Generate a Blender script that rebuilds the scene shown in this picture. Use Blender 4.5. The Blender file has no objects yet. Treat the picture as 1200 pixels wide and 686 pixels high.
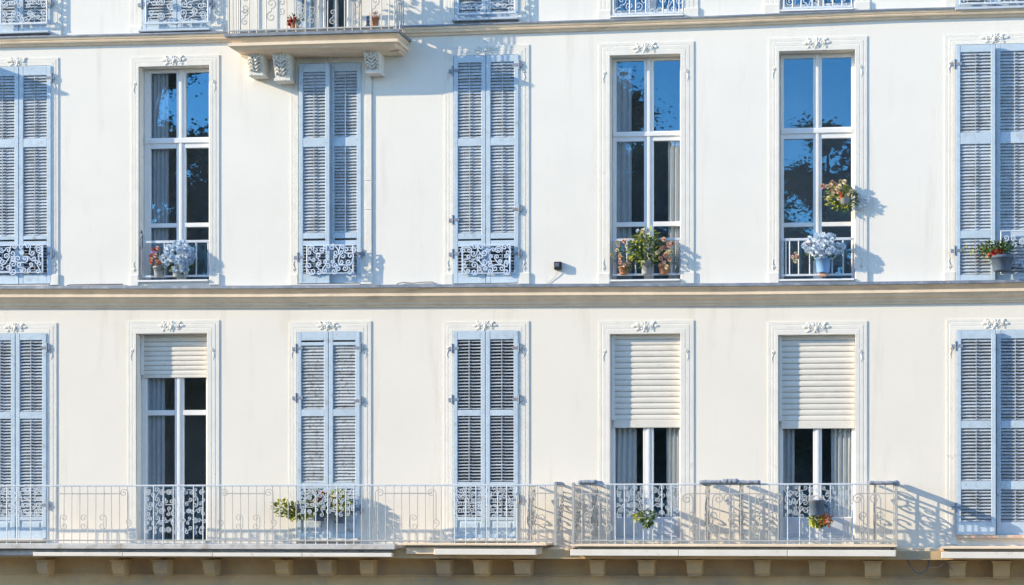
import bpy, math, random
from mathutils import Vector, Matrix
random.seed(7)
C = bpy.context.scene
COL = C.collection
R = math.radians

# ------------------------------------------------------------------ camera
D, ZC = 28.0, 6.46                 # metres from the facade, lens height above the street
F, PX0, YH = 2226.0, 878.0, 600.0  # focal length, principal column and horizon row (1200 x 686 picture)
TH = math.atan(4.9e-5 * F)         # the camera is turned a little to the left
cam = bpy.data.cameras.new('camera')
cam.sensor_width = 36.0
cam.lens = F / 1200 * 36.0
cam.shift_x = (600 - PX0) / 1200
cam.shift_y = (YH - 343) / 1200
cam.clip_end = 2000
co = bpy.data.objects.new('camera', cam)
COL.objects.link(co)
co.location = (0, -D, ZC)
co.rotation_euler = (R(90), 0, TH)
C.camera = co

# ------------------------------------------------------------------ light
SUN = Vector((3.0, 1.0, -1.15))     # travel direction of the sunlight
el = math.asin(-SUN.z / SUN.length)
w = bpy.data.worlds.new('World')
C.world = w
w.use_nodes = True
nt = w.node_tree
sky = nt.nodes.new('ShaderNodeTexSky')
sky.sky_type = 'NISHITA'
sky.sun_disc = False
sky.sun_elevation = el
sky.sun_rotation = math.atan2(-SUN.x, -SUN.y)
sky.air_density = 1.0
sky.dust_density = 0.0
sky.ozone_density = 3.0
nt.nodes['Background'].inputs[1].default_value = 0.15
nt.links.new(sky.outputs[0], nt.nodes['Background'].inputs[0])
sl = bpy.data.lights.new('sun', 'SUN')
sl.energy = 2.7
sl.angle = R(0.5)
sl.color = (1.0, 0.82, 0.56)
so = bpy.data.objects.new('sun', sl)
COL.objects.link(so)
so.rotation_euler = SUN.to_track_quat('-Z', 'Y').to_euler()
so.location = (-20, -10, 30)
C.view_settings.view_transform = 'Standard'
C.view_settings.look = 'None'
C.view_settings.gamma = 1
C.view_settings.use_curve_mapping = False
C.view_settings.exposure = 1.46

# ------------------------------------------------------------------ layout helpers
def px(x, p=0.0):
    """world X of picture column x on the plane p metres in front of the wall"""
    a = (x - PX0) / F
    t = (D - p) / (math.cos(TH) + a * math.sin(TH))
    return t * (-math.sin(TH) + a * math.cos(TH))
def pz(x, y, p=0.0):
    a = (x - PX0) / F
    t = (D - p) / (math.cos(TH) + a * math.sin(TH))
    return ZC + t * (YH - y) / F

# ------------------------------------------------------------------ mesh builder
LOC = {}
class MB:
    def __init__(s): s.v, s.f = [], []
    def add(s, vs, fs):
        n = len(s.v); s.v += [tuple(q) for q in vs]; s.f += [tuple(i + n for i in f) for f in fs]; return s
    def box(s, x0, x1, y0, y1, z0, z1, ch=0.0):
        if ch <= 0:
            return s.add([(x0,y0,z0),(x1,y0,z0),(x1,y1,z0),(x0,y1,z0),(x0,y0,z1),(x1,y0,z1),(x1,y1,z1),(x0,y1,z1)],
                         [(0,3,2,1),(4,5,6,7),(0,1,5,4),(1,2,6,5),(2,3,7,6),(3,0,4,7)])
        vs = []   # front edges chamfered (front is y0)
        for (y, c) in ((y1, 0), (y0 + ch, 0), (y0, ch)):
            vs += [(x0+c,y,z0+c),(x1-c,y,z0+c),(x1-c,y,z1-c),(x0+c,y,z1-c)]
        fs = [(0,1,2,3)[::1]]
        for k in (0, 4):
            for i in range(4):
                j = (i + 1) % 4
                fs.append((k+i, k+4+i, k+4+j, k+j))
        fs.append((11,10,9,8))
        return s.add(vs, [f[::-1] for f in fs])
    def tube(s, path, r, n=5, close=False, taper=None):
        P = [Vector(q) for q in path]; m = len(P); vs = []; fs = []
        prev = None
        for i, q in enumerate(P):
            if close: t = P[(i+1) % m] - P[i-1]
            else: t = P[min(i+1, m-1)] - P[max(i-1, 0)]
            if t.length < 1e-9: t = Vector((0,0,1))
            t.normalize()
            if prev is None:
                a = Vector((0,1,0)) if abs(t.y) < .9 else Vector((1,0,0))
                u = t.cross(a).normalized()
            else:
                u = prev - t * prev.dot(t)
                u = u.normalized() if u.length > 1e-6 else t.orthogonal().normalized()
            prev = u; b = t.cross(u)
            rr = r if taper is None else r * (taper[0] + (taper[1]-taper[0]) * i / max(1, m-1))
            for k in range(n):
                an = 2*math.pi*(k+.5)/n
                vs.append(q + u*math.cos(an)*rr + b*math.sin(an)*rr)
        for i in range(m if close else m-1):
            j = (i+1) % m
            for k in range(n):
                l = (k+1) % n
                fs.append((i*n+k, i*n+l, j*n+l, j*n+k))
        if not close:
            fs.append(tuple(range(n))[::-1]); fs.append(tuple((m-1)*n+k for k in range(n)))
        return s.add(vs, fs)
    def ball(s, c, rx, ry=None, rz=None, nu=8, nv=5, jit=0.0):
        ry = ry or rx; rz = rz or rx
        vs = [(c[0],c[1],c[2]-rz)]; fs = []
        for i in range(1, nv):
            ph = -math.pi/2 + math.pi*i/nv
            for k in range(nu):
                an = 2*math.pi*k/nu; q = 1 + random.uniform(-jit, jit)
                vs.append((c[0]+rx*q*math.cos(ph)*math.cos(an), c[1]+ry*q*math.cos(ph)*math.sin(an), c[2]+rz*q*math.sin(ph)))
        vs.append((c[0],c[1],c[2]+rz)); top = len(vs)-1
        for k in range(nu):
            l = (k+1) % nu
            fs.append((0, 1+l, 1+k))
            for i in range(nv-2):
                fs.append((1+i*nu+k, 1+i*nu+l, 1+(i+1)*nu+l, 1+(i+1)*nu+k))
            fs.append((1+(nv-2)*nu+k, 1+(nv-2)*nu+l, top))
        return s.add(vs, fs)
    def lathe(s, c, prof, n=14):
        vs = []; fs = []
        for (r, z) in prof:
            for k in range(n):
                an = 2*math.pi*k/n
                vs.append((c[0]+r*math.cos(an), c[1]+r*math.sin(an), c[2]+z))
        for i in range(len(prof)-1):
            for k in range(n):
                l = (k+1) % n
                fs.append((i*n+k, i*n+l, (i+1)*n+l, (i+1)*n+k))
        fs.append(tuple(range(n))[::-1])
        fs.append(tuple((len(prof)-1)*n+k for k in range(n)))
        return s.add(vs, fs)
    def tier(s, x0, x1, levels, ends=True, tilt=0.0):
        """moulding running along X; levels = [(z, p)...] from top down; ends return at both ends; tilt lifts the x1 end"""
        vs = []; fs = []; pm = max(p for z, p in levels)
        for (z, p) in levels:
            o = (p - pm) if ends else 0
            vs += [(x0-o,0,z),(x0-o,-p,z),(x1+o,-p,z+tilt),(x1+o,0,z+tilt)]
        n = len(levels)
        for i in range(n-1):
            a = 4*i; b = a+4
            for (k, l) in ((0,1),(1,2),(2,3)):
                fs.append((a+k, b+k, b+l, a+l))
        fs.append((0,1,2,3)); b = 4*(n-1); fs.append((b+3,b+2,b+1,b))
        return s.add(vs, fs)
    def leaf(s, c, L, W, d, up):
        d = d.normalized(); sd = d.cross(up)
        sd = sd.normalized() if sd.length > 1e-5 else Vector((1,0,0))
        n = sd.cross(d)
        c = Vector(c)
        return s.add([c, c+d*L*.5+sd*W*.5+n*W*.18, c+d*L, c+d*L*.5-sd*W*.5+n*W*.18], [(0,1,2),(0,2,3)])
    def build(s, name, mat, parent=None, smooth=False, base=None):
        org = LOC[parent.name] if parent else Vector(base or (0,0,0))
        me = bpy.data.meshes.new(name)
        me.from_pydata([tuple(Vector(q)-org) for q in s.v], [], s.f)
        me.materials.append(mat)
        if smooth:
            for p in me.polygons: p.use_smooth = True
        me.update()
        o = bpy.data.objects.new(name, me); COL.objects.link(o)
        if parent: o.parent = parent; LOC[o.name] = org.copy()
        else: o.location = org; LOC[o.name] = org.copy()
        return o

def place(mesh, name, parent, world, rot=None, scale=None):
    o = bpy.data.objects.new(name, mesh); COL.objects.link(o)
    o.parent = parent; o.location = Vector(world) - LOC[parent.name]
    if rot: o.rotation_euler = rot
    if scale: o.scale = scale
    LOC[o.name] = Vector(world)
    return o
def mesh_of(mb, name, mat, smooth=False):
    me = bpy.data.meshes.new(name); me.from_pydata(mb.v, [], mb.f); me.materials.append(mat)
    if smooth:
        for p in me.polygons: p.use_smooth = True
    me.update(); return me
def thing(name, label, cat, loc, group=None):
    o = bpy.data.objects.new(name, None); COL.objects.link(o); o.location = loc; o.empty_display_size = .1
    o['label'] = label; o['category'] = cat
    if group: o['group'] = group
    LOC[o.name] = Vector(loc)
    return o
def tag(o, label, cat, group=None):
    o['label'] = label; o['category'] = cat
    if group: o['group'] = group
    return o
def struct(o): o['kind'] = 'structure'; return o

# ------------------------------------------------------------------ materials
def mat(name, col, rough=.7, var=.06, scale=6.0, bump=0.0, bscale=60.0, spec=.3, metal=0.0,
        dirt=None, dscale=2.0, dlo=.55, dhi=.75, rnd=0.0, stretch=None):
    m = bpy.data.materials.new(name); m.use_nodes = True
    t = m.node_tree; N = t.nodes; L = t.links; b = N['Principled BSDF']
    b.inputs['Roughness'].default_value = rough
    b.inputs['Specular IOR Level'].default_value = spec
    b.inputs['Metallic'].default_value = metal
    tc = N.new('ShaderNodeTexCoord'); src = tc.outputs['Object']
    geo = N.new('ShaderNodeNewGeometry'); src = geo.outputs['Position']
    no = N.new('ShaderNodeTexNoise'); no.inputs['Scale'].default_value = scale; no.inputs['Detail'].default_value = 6
    L.new(src, no.inputs['Vector'])
    ra = N.new('ShaderNodeValToRGB')
    ra.color_ramp.elements[0].position = .3; ra.color_ramp.elements[1].position = .7
    ra.color_ramp.elements[0].color = tuple(c*(1-var) for c in col) + (1,)
    ra.color_ramp.elements[1].color = tuple(min(1, c*(1+var)) for c in col) + (1,)
    L.new(no.outputs['Fac'], ra.inputs[0]); out = ra.outputs[0]
    if dirt:
        mp = N.new('ShaderNodeMapping'); mp.inputs['Scale'].default_value = stretch or (1,1,1)
        L.new(src, mp.inputs[0])
        n2 = N.new('ShaderNodeTexNoise'); n2.inputs['Scale'].default_value = dscale; n2.inputs['Detail'].default_value = 8
        n2.inputs['Roughness'].default_value = .65
        L.new(mp.outputs[0], n2.inputs['Vector'])
        r2 = N.new('ShaderNodeMapRange'); r2.inputs[1].default_value = dlo; r2.inputs[2].default_value = dhi
        L.new(n2.outputs['Fac'], r2.inputs[0])
        mx = N.new('ShaderNodeMix'); mx.data_type = 'RGBA'
        L.new(r2.outputs[0], mx.inputs[0]); L.new(out, mx.inputs[6]); mx.inputs[7].default_value = dirt + (1,)
        out = mx.outputs[2]
    if rnd:
        oi = N.new('ShaderNodeObjectInfo'); mr = N.new('ShaderNodeMapRange')
        mr.inputs[3].default_value = 1-rnd; mr.inputs[4].default_value = 1+rnd*.6
        L.new(oi.outputs['Random'], mr.inputs[0])
        ml = N.new('ShaderNodeMix'); ml.data_type = 'RGBA'; ml.blend_type = 'MULTIPLY'; ml.inputs[0].default_value = 1
        L.new(out, ml.inputs[6]); L.new(mr.outputs[0], ml.inputs[7]); out = ml.outputs[2]
    L.new(out, b.inputs['Base Color'])
    if bump:
        nb = N.new('ShaderNodeTexNoise'); nb.inputs['Scale'].default_value = bscale; nb.inputs['Detail'].default_value = 5
        L.new(src, nb.inputs['Vector'])
        bp = N.new('ShaderNodeBump'); bp.inputs['Strength'].default_value = bump; bp.inputs['Distance'].default_value = .01
        L.new(nb.outputs['Fac'], bp.inputs['Height']); L.new(bp.outputs[0], b.inputs['Normal'])
    return m

M = {}
M['wall'] = mat('wall_render', (.80,.778,.73), .85, .022, 1.3, .2, 38, .2, dirt=(.62,.59,.53), dscale=1.3, dlo=.55, dhi=.92, stretch=(2.6,1,.30))
M['wall_low'] = mat('wall_render_cream', (.80,.762,.69), .85, .022, 1.1, .2, 38, .2, dirt=(.62,.57,.48), dscale=1.2, dlo=.55, dhi=.92, stretch=(2.6,1,.30))
M['stone'] = mat('pale_stone', (.77,.75,.70), .85, .05, 5, .4, 60, .2, dirt=(.45,.42,.37), dscale=5, dlo=.62, dhi=.85)
M['carved'] = mat('carved_stone', (.77,.75,.70), .9, .06, 14, .8, 60, .15, dirt=(.30,.27,.23), dscale=26, dlo=.57, dhi=.72)
M['course'] = mat('course_stone', (.84,.69,.52), .85, .08, 4, .4, 50, .2, dirt=(.38,.33,.26), dscale=3, dlo=.55, dhi=.85, stretch=(.4,1,3))
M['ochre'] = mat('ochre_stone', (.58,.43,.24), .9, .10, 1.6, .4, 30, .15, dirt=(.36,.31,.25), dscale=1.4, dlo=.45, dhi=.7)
M['fascia'] = mat('white_fascia', (.76,.73,.67), .6, .05, 4, .15, 40, .3, dirt=(.40,.26,.15), dscale=5, dlo=.60, dhi=.74)
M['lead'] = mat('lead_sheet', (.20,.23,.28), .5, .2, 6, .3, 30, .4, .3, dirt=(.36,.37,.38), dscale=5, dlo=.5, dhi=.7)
M['lead_pale'] = mat('weathered_lead', (.55,.55,.55), .6, .12, 6, .2, 30, .3, dirt=(.35,.32,.28), dscale=5, dlo=.5, dhi=.7)
M['blue'] = mat('pale_blue_paint', (.50,.61,.715), .6, .06, 8, .2, 90, .25, dirt=(.33,.38,.43), dscale=9, dlo=.57, dhi=.74, rnd=.05)
M['slat'] = mat('faded_blue_slat', (.46,.52,.585), .65, .12, 10, .3, 60, .2, dirt=(.36,.37,.38), dscale=7, dlo=.48, dhi=.72, rnd=.16)
M['slat_worn'] = mat('peeling_grey_blue', (.50,.54,.58), .7, .2, 14, .4, 50, .2, dirt=(.25,.25,.24), dscale=14, dlo=.5, dhi=.64, rnd=.2)
M['iron'] = mat('pale_painted_iron', (.46,.45,.43), .45, .1, 14, .1, 80, .4, dirt=(.30,.25,.20), dscale=9, dlo=.62, dhi=.74)
M['iron_white'] = mat('white_blue_painted_iron', (.60,.66,.73), .5, .08, 14, .2, 80, .35, dirt=(.36,.31,.27), dscale=16, dlo=.58, dhi=.70)
M['pale_blue'] = mat('pale_blue_iron', (.60,.70,.84), .5, .06, 10)
M['hinge'] = mat('blue_grey_hinge', (.24,.29,.37), .6, .25, 20, .1, 80, .3, dirt=(.28,.18,.12), dscale=20, dlo=.55, dhi=.65)
M['dark_iron'] = mat('dark_blue_iron', (.10,.13,.19), .5, .2, 20, .1, 80, .4)
M['shade_grey'] = mat('grey_blue_shade', (.26,.30,.37), .9, .1, 20, .3, 60)  # shadow tone put into the colour of the added railing rolls
M['black'] = mat('black_plastic', (.02,.02,.022), .5, .1)
M['frame'] = mat('white_window_paint', (.76,.77,.78), .4, .03, 8, .05, 60, .4)
M['roller'] = mat('cream_roller_slat', (.74,.71,.65), .5, .04, 6, .05, 60, .35, dirt=(.50,.46,.40), dscale=5, dlo=.58, dhi=.85, stretch=(1,1,4), rnd=.05)
M['panelgrey'] = mat('grey_blue_panel', (.50,.56,.63), .5, .06, 6, .1, 40, .35)
M['panelworn'] = mat('scuffed_blue_panel', (.50,.58,.69), .6, .12, 9, .3, 30, .3, dirt=(.30,.33,.36), dscale=8, dlo=.52, dhi=.66)
M['curtain'] = mat('grey_curtain', (.66,.67,.69), .9, .05, 10)
M['curtain_white'] = mat('white_curtain', (.85,.84,.82), .9, .04, 10)
M['room'] = mat('room_paint', (.50,.54,.58), .9, .1, 2)
M['green'] = mat('leaf_green', (.09,.15,.03), .5, .45, 30)
M['yellowgreen'] = mat('leaf_yellow_green', (.38,.40,.06), .5, .4, 30)
M['darkgreen'] = mat('leaf_dark', (.07,.10,.045), .6, .35, 3)
M['petal_white'] = mat('petal_blue_white', (.70,.79,.90), .6, .15, 40)
M['petal_red'] = mat('petal_red', (.55,.06,.05), .5, .25, 40)
M['petal_orange'] = mat('petal_orange', (.75,.25,.10), .5, .25, 40)
M['petal_pink'] = mat('petal_peach', (.75,.45,.33), .6, .25, 40)
M['petal_cream'] = mat('petal_cream', (.75,.66,.45), .6, .2, 40)
M['petal_lilac'] = mat('petal_lilac', (.50,.38,.70), .6, .2, 40)
M['terracotta'] = mat('terracotta', (.42,.19,.10), .8, .15, 15, .2)
M['brick'] = mat('pale_brick', (.62,.42,.33), .85, .15, 9, .3, 30, .2, dirt=(.70,.62,.50), dscale=6, dlo=.45, dhi=.6)
M['bluepot'] = mat('sky_blue_glaze', (.25,.45,.75), .35, .1, 6, .05)
M['greypot'] = mat('grey_pot', (.34,.35,.36), .7, .12, 12, .2)
M['darkpot'] = mat('slate_pot', (.10,.14,.20), .6, .15, 12, .1)
M['bark'] = mat('bark', (.10,.08,.06), .9, .3, 6, .6, 12)
M['asphalt'] = mat('asphalt', (.055,.055,.055), .9, .2, 3, .3, 80)
M['paving'] = mat('paving_stone', (.36,.32,.26), .85, .12, 2, .2, 40)
M['ground'] = mat('sandy_ground', (.30,.25,.18), .95, .2, .6, .2, 10)
def glass_mat():
    m = bpy.data.materials.new('window_glass'); m.use_nodes = True
    t = m.node_tree; N = t.nodes; L = t.links; N.remove(N['Principled BSDF'])
    g = N.new('ShaderNodeBsdfGlossy'); g.inputs['Color'].default_value = (.23,.65,1,1); g.inputs['Roughness'].default_value = .0
    tr = N.new('ShaderNodeBsdfTransparent'); tr.inputs['Color'].default_value = (.93,.94,.94,1)
    mx = N.new('ShaderNodeMixShader'); mx.inputs[0].default_value = .135
    L.new(tr.outputs[0], mx.inputs[1]); L.new(g.outputs[0], mx.inputs[2])
    geo = N.new('ShaderNodeNewGeometry')
    no = N.new('ShaderNodeTexNoise'); no.inputs['Scale'].default_value = 1.6; L.new(geo.outputs['Position'], no.inputs['Vector'])
    bp = N.new('ShaderNodeBump'); bp.inputs['Strength'].default_value = .012; bp.inputs['Distance'].default_value = .02
    L.new(no.outputs['Fac'], bp.inputs['Height']); L.new(bp.outputs[0], g.inputs['Normal'])
    L.new(mx.outputs[0], N['Material Output'].inputs[0])
    return m
M['glass'] = glass_mat()

# ------------------------------------------------------------------ ground
g = MB().add([(-900,-900,0),(900,-900,0),(900,900,0),(-900,900,0)], [(0,1,2,3)]).build('ground', M['ground']); struct(g)
g = MB().add([(-200,-24,.004),(200,-24,.004),(200,-4,.004),(-200,-4,.004)], [(0,1,2,3)]).build('road', M['asphalt']); struct(g)
g = MB().box(-200,200,-4,-.02,-.2,.13).build('pavement', M['paving']); struct(g)
g = MB().box(-200,200,-4.2,-4.003,-.2,.125).build('kerb', M['stone']); struct(g)
g = MB().box(-200,200,-32,-24.0,-.2,.13).build('far_pavement', M['paving']); struct(g)

# ------------------------------------------------------------------ the building: wall with openings
BX = px(600)
bld = thing('apartment_building', 'cream rendered old apartment facade with moulded window surrounds and stone string courses', 'building', (BX, 0, 0))
# opening: picture rectangle of the clear opening in the wall face
OPEN = {
 'T0': (-16,59,-230,38), 'T1': (167,247,-230,35), 'T2': (349,424,-230,33), 'T3': (533,607,-230,22), 'T4': (716,802,-230,22), 'T5': (914,1001,-230,15), 'T6': (1121,1212,-230,9),
 'U0': (-16,59.5,78,334), 'U1': (163,245.6,77.8,332), 'U2': (350,423,74,333), 'U3': (531.5,607.5,65,333),
 'U4': (715,797.7,64.5,331.5), 'U5': (913,1002,59.5,331), 'U6': (1120,1211,52,330),
 'L0': (-17,54,391,632), 'L1': (160,243,391,634), 'L2': (348,421.5,389,632), 'L3': (531,607,388,632),
 'L4': (715,797.5,391.5,634), 'L5': (912,1002,392.5,635), 'L6': (1121,1212,387,628),
}
RECT = {}
for k, (x0,x1,y0,y1) in OPEN.items():
    xc = (x0+x1)/2
    RECT[k] = (px(x0), px(x1), pz(xc,y1), pz(xc,y0))      # X0 X1 Z0 Z1
holes = []
for k, (a,b,c,d) in RECT.items():
    e = .012 if (k[1] in '0236' and k[0] != 'T') or k in ('T0','T1','T3','T6') else 0     # shutters lap the opening edge
    holes.append((a+e, b-e, c+e*0, d-e))
XL, XR, ZB, ZT = px(-420), px(1500), 0.0, 17.5
xs = sorted(set([XL, XR] + [h[0] for h in holes] + [h[1] for h in holes]))
ZSPLIT = pz(600, 653)
ZMID = pz(600, 352)
zs = sorted(set([ZSPLIT, ZMID, ZT] + [h[2] for h in holes] + [h[3] for h in holes]))
wb = MB(); wl = MB(); wl.v = wb.v; vid = {}
def vert(i, j):
    if (i,j) not in vid: vid[(i,j)] = len(wb.v); wb.v.append((xs[i], 0, zs[j]))
    return vid[(i,j)]
for i in range(len(xs)-1):
    for j in range(len(zs)-1):
        cx, cz = (xs[i]+xs[i+1])/2, (zs[j]+zs[j+1])/2
        if any(h[0] < cx < h[1] and h[2] < cz < h[3] for h in holes): continue
        (wb if cz > ZMID else wl).f.append((vert(i,j), vert(i+1,j), vert(i+1,j+1), vert(i,j+1)))
wb.build('wall', M['wall'], bld); wl.build('wall', M['wall_low'], bld)
MB().box(XL, XR, -.004, .35, -.2, ZSPLIT-.001).build('lower_wall', M['ochre'], bld)
# flank and back of the house, roof slab
MB().box(XL-.0, XL+.3, .02, 9, 0, ZT).box(XR-.3, XR, .02, 9, 0, ZT).box(XL+.3, XR-.3, 8.7, 9, 0, ZT).build('flank_wall', M['wall'], bld)
MB().box(XL-.2, XR+.2, -.4, 9.2, ZT+.002, ZT+.3).build('roof_slab', M['lead'], bld)
# reveals and dark rooms
REV = {}
for k, h in zip(RECT, holes):
    x0,x1,z0,z1 = h
    glazed = k in ('U1','U4','U5','L1','L4','L5','T2','T4','T5')
    d = .30 if glazed else .22
    rv = MB()
    rv.add([(x0,0,z0),(x0,d,z0),(x0,d,z1),(x0,0,z1)], [(0,1,2,3)])
    rv.add([(x1,0,z0),(x1,d,z0),(x1,d,z1),(x1,0,z1)], [(3,2,1,0)])
    rv.add([(x0,0,z1),(x1,0,z1),(x1,d,z1),(x0,d,z1)], [(3,2,1,0)])
    rv.add([(x0,0,z0),(x1,0,z0),(x1,d,z0),(x0,d,z0)], [(0,1,2,3)])
    rv.build('reveal', M['stone'], bld)
    rd = 1.5 if glazed else 1.0
    e = .25
    a0,a1,b0,b1 = x0-e, x1+e, z0-.1, z1+.15
    rm = MB()
    rm.add([(a0,d,b0),(a1,d,b0),(a1,rd,b0),(a0,rd,b0),(a0,d,b1),(a1,d,b1),(a1,rd,b1),(a0,rd,b1)],
           [(0,1,2,3),(7,6,5,4),(3,2,6,7),(0,3,7,4),(2,1,5,6)])
    # return round the opening so no daylight leaks in
    rm.add([(a0,d,b0),(x0,d,b0),(x0,d,b1),(a0,d,b1)], [(0,1,2,3)])
    rm.add([(x1,d,b0),(a1,d,b0),(a1,d,b1),(x1,d,b1)], [(0,1,2,3)])
    rm.add([(x0,d,z1),(x1,d,z1),(x1,d,b1),(x0,d,b1)], [(0,1,2,3)])
    rm.add([(x0,d,b0),(x1,d,b0),(x1,d,z0),(x0,d,z0)], [(0,1,2,3)])
    rm.build('room', M['room'], bld)

# ------------------------------------------------------------------ moulded window surrounds
def spiral(c, r, turns, a0, d=1, n=14, y=0.0, shrink=.15):
    out = []
    for i in range(n+1):
        t = i/n; rr = r*(1-(1-shrink)*t); an = a0 + d*turns*2*math.pi*t
        out.append((c[0]+rr*math.cos(an), y, c[1]+rr*math.sin(an)))
    return out
def lobe(mb, x, y, z, a, L, W, rise):
    """one carved leaf lobe lying on the stone: a low pointed cushion with a midrib"""
    ca, sa = math.cos(a), math.sin(a); vs = []; fs = []
    prof = [(0,.35,.3),(.2,.85,.8),(.5,1,1),(.8,.62,.75),(1,.12,.25)]
    for (t, w_, h_) in prof:
        for (k, hh) in ((-1,0),(-.55,.75),(0,.55),(.55,.75),(1,0)):
            u, v = L*t, W*.5*w_*k
            vs.append((x+u*ca-v*sa, y-rise*hh*h_, z+u*sa+v*ca))
    for i in range(4):
        for k in range(4): fs.append((5*i+k, 5*i+k+1, 5*i+6+k, 5*i+5+k))
    return mb.add(vs, [f[::-1] for f in fs])
def carve(cx, cz, s, y=-.014, seed=0):
    """a worn carved cartouche in low relief: shell of leaf lobes, boss, two curled side leaves"""
    rr = random.Random(seed); mb = MB()
    J = lambda q: rr.uniform(-q, q)
    for k in range(7):
        an = math.pi*(k+.5)/7 + J(.06)
        lobe(mb, cx+.02*s*math.cos(an), y, cz-.015*s, an, (.085+J(.010))*s, .046*s, .022)
    for k in range(4):
        an = -math.pi*(k+.5)/4 + J(.12)
        lobe(mb, cx+.015*s*math.cos(an), y, cz-.02*s, an, (.062+J(.012))*s, .045*s, .018)
    for sg in (-1, 1):
        for (dx, dz, an, L, W) in ((.05,.02,.25,.10,.050),(.05,-.025,-.25,.10,.050),(.11,.0,.05,.085,.05),(.10,.035,.7,.05,.035),(.10,-.035,-.8,.05,.035)):
            if rr.random() < .12: continue
            aa = an if sg > 0 else math.pi-an
            lobe(mb, cx+sg*dx*s, y, cz+dz*s+J(.004), aa+J(.12), L*s*(1+J(.12)), W*s, .018)
        mb.tube(spiral((cx+sg*.085*s, cz-.002*s), .026*s, 1.1, math.pi/2, -sg, 10, y-.010), .009*s, 6)
    mb.ball((cx, y-.004, cz-.012*s), .030*s, .024, .036*s, 8, 6, .12)
    return mb
def surround(k, tx0, tx1, ty0, yb):
    """k: opening; tx0..tx1 outer edges and ty0 top in the picture; yb foot"""
    x0,x1,z0,z1 = RECT[k]
    X0, X1 = px(tx0), px(tx1); xc = (tx0+tx1)/2
    Z1 = pz(xc, ty0); ZF = pz(xc, yb)
    W = [x0-X0, Z1-z1, X1-x1]
    prof = [(0,.0),(0,.012),(.24,.0125),(.26,.0105),(.29,.0105),(.32,.0145),(.58,.015),(.60,.013),(.62,.013),(.65,.0165),(.97,.0175),(1.0,.015),(1.0,-.01)]
    mb = MB(); vs = []; 
    for (t, p) in prof:
        vs += [(X0+W[0]*t, -p, ZF), (X0+W[0]*t, -p, Z1-W[1]*t), (X1-W[2]*t, -p, Z1-W[1]*t), (X1-W[2]*t, -p, ZF)]
    fs = []
    for i in range(len(prof)-1):
        for j in range(3):
            fs.append((4*i+j, 4*i+4+j, 4*i+5+j, 4*i+1+j))
    mb.add(vs, [f[::-1] for f in fs])
    s = mb.build('window_surround', M['stone'], bld)
    sc = (X1-X0)/1.28
    key = carve((x0+x1)/2, (z1+Z1)/2+.012, sc*.98, -.013, ord(k[1])*7+ord(k[0]))
    key.build('keystone', M['carved'], s, True)
    for (xa, xb) in ((X0-.012, x0-.002), (x1+.002, X1+.012)):
        if k[0] in 'UT':
            MB().box(xa, xb, -.030, -.002, ZF, ZF+.155+.02, .008).build('plinth', M['stone'], s)
    for sg, xm in ((-1,(X0+x0)/2), (1,(X1+x1)/2)):
        o = MB()
        zt = z1-.26
        o.tube(spiral((xm, zt), .028, 1.3, math.pi/2, sg, 10, -.018), .006, 5)
        o.tube([(xm, -.016, zt-.03), (xm+sg*.02, -.018, zt-.09), (xm, -.016, zt-.15)], .007, 5, taper=(1,.3))
        if k[0] == 'U':
            zt = ZF+.25
            o.tube(spiral((xm, zt), .025, 1.3, -math.pi/2, sg, 10, -.018), .006, 5)
            o.tube([(xm, -.016, zt+.03), (xm+sg*.02, -.018, zt+.08), (xm, -.016, zt+.13)], .007, 5, taper=(1,.3))
        o.build('carved_drop', M['carved'], s, True)
SUR = {'U0':(-26,68.5,69,335.5),'U1':(154,257,66,335),'U2':(341,436,62,334.5),'U3':(521,620,54,334),'U4':(702,813,50,333.5),'U5':(901,1016,44,333),'U6':(1107,1224,40,332),
       'L0':(-28,66.5,379,637),'L1':(150,257,376,637),'L2':(339,435,377,637),'L3':(520,620,377,637),'L4':(702,813,376,637),'L5':(900,1016,377,637.5),'L6':(1109,1224,374,638),
       'T0':(-26,72,-245,44),'T1':(153,262,-245,43),'T3':(522,620,-245,33),'T4':(702,818,-245,25),'T5':(896,1019,-245,18),'T6':(1108,1224,-245,12)}
for k, a in SUR.items(): surround(k, *a)
# ------------------------------------------------------------------ string courses
def course(name, pts, prof, lead, mats):
    """pts: picture points (x, y) along the top edge; prof: (dy px below, protrusion) ; lead: thickness px"""
    segs = list(zip(pts, pts[1:]))
    root = None
    def sheet(pr, m, nm, par):
        mb = MB(); vs = []
        for (x, y) in pts:
            for (dy, p) in pr: vs.append((px(x), -p, pz(x, y+dy)))
        n = len(pr); fs = []
        for i in range(len(pts)-1):
            for j in range(n-1):
                fs.append((i*n+j, (i+1)*n+j, (i+1)*n+j+1, i*n+j+1))
        fs.append(tuple(range(n))); fs.append(tuple((len(pts)-1)*n+j for j in range(n))[::-1])
        mb.add(vs, [f[::-1] for f in fs])
        return mb.build(nm, m, par)
    root = sheet(prof, mats[0], name, bld)
    sheet(lead, mats[1], 'lead_flashing', root)
    return root
course('string_course', [(-420,342),(0,340.3),(310,340),(470,338.8),(690,337.8),(850,337.3),(1040,335.3),(1200,333),(1500,329)],
       [(.4,0),(.4,.20),(1.2,.20),(2.5,.165),(5.5,.13),(6.3,.125),(6.4,.165),(9.6,.165),(9.8,.14),(13,.12),(16,.065),(18.5,.055),(19,.03),(21.5,.025),(21.6,0)],
       [(-4,0),(-3.6,.10),(-3.2,.215),(0.3,.222),(.35,0)], (M['course'], M['lead']))
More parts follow.
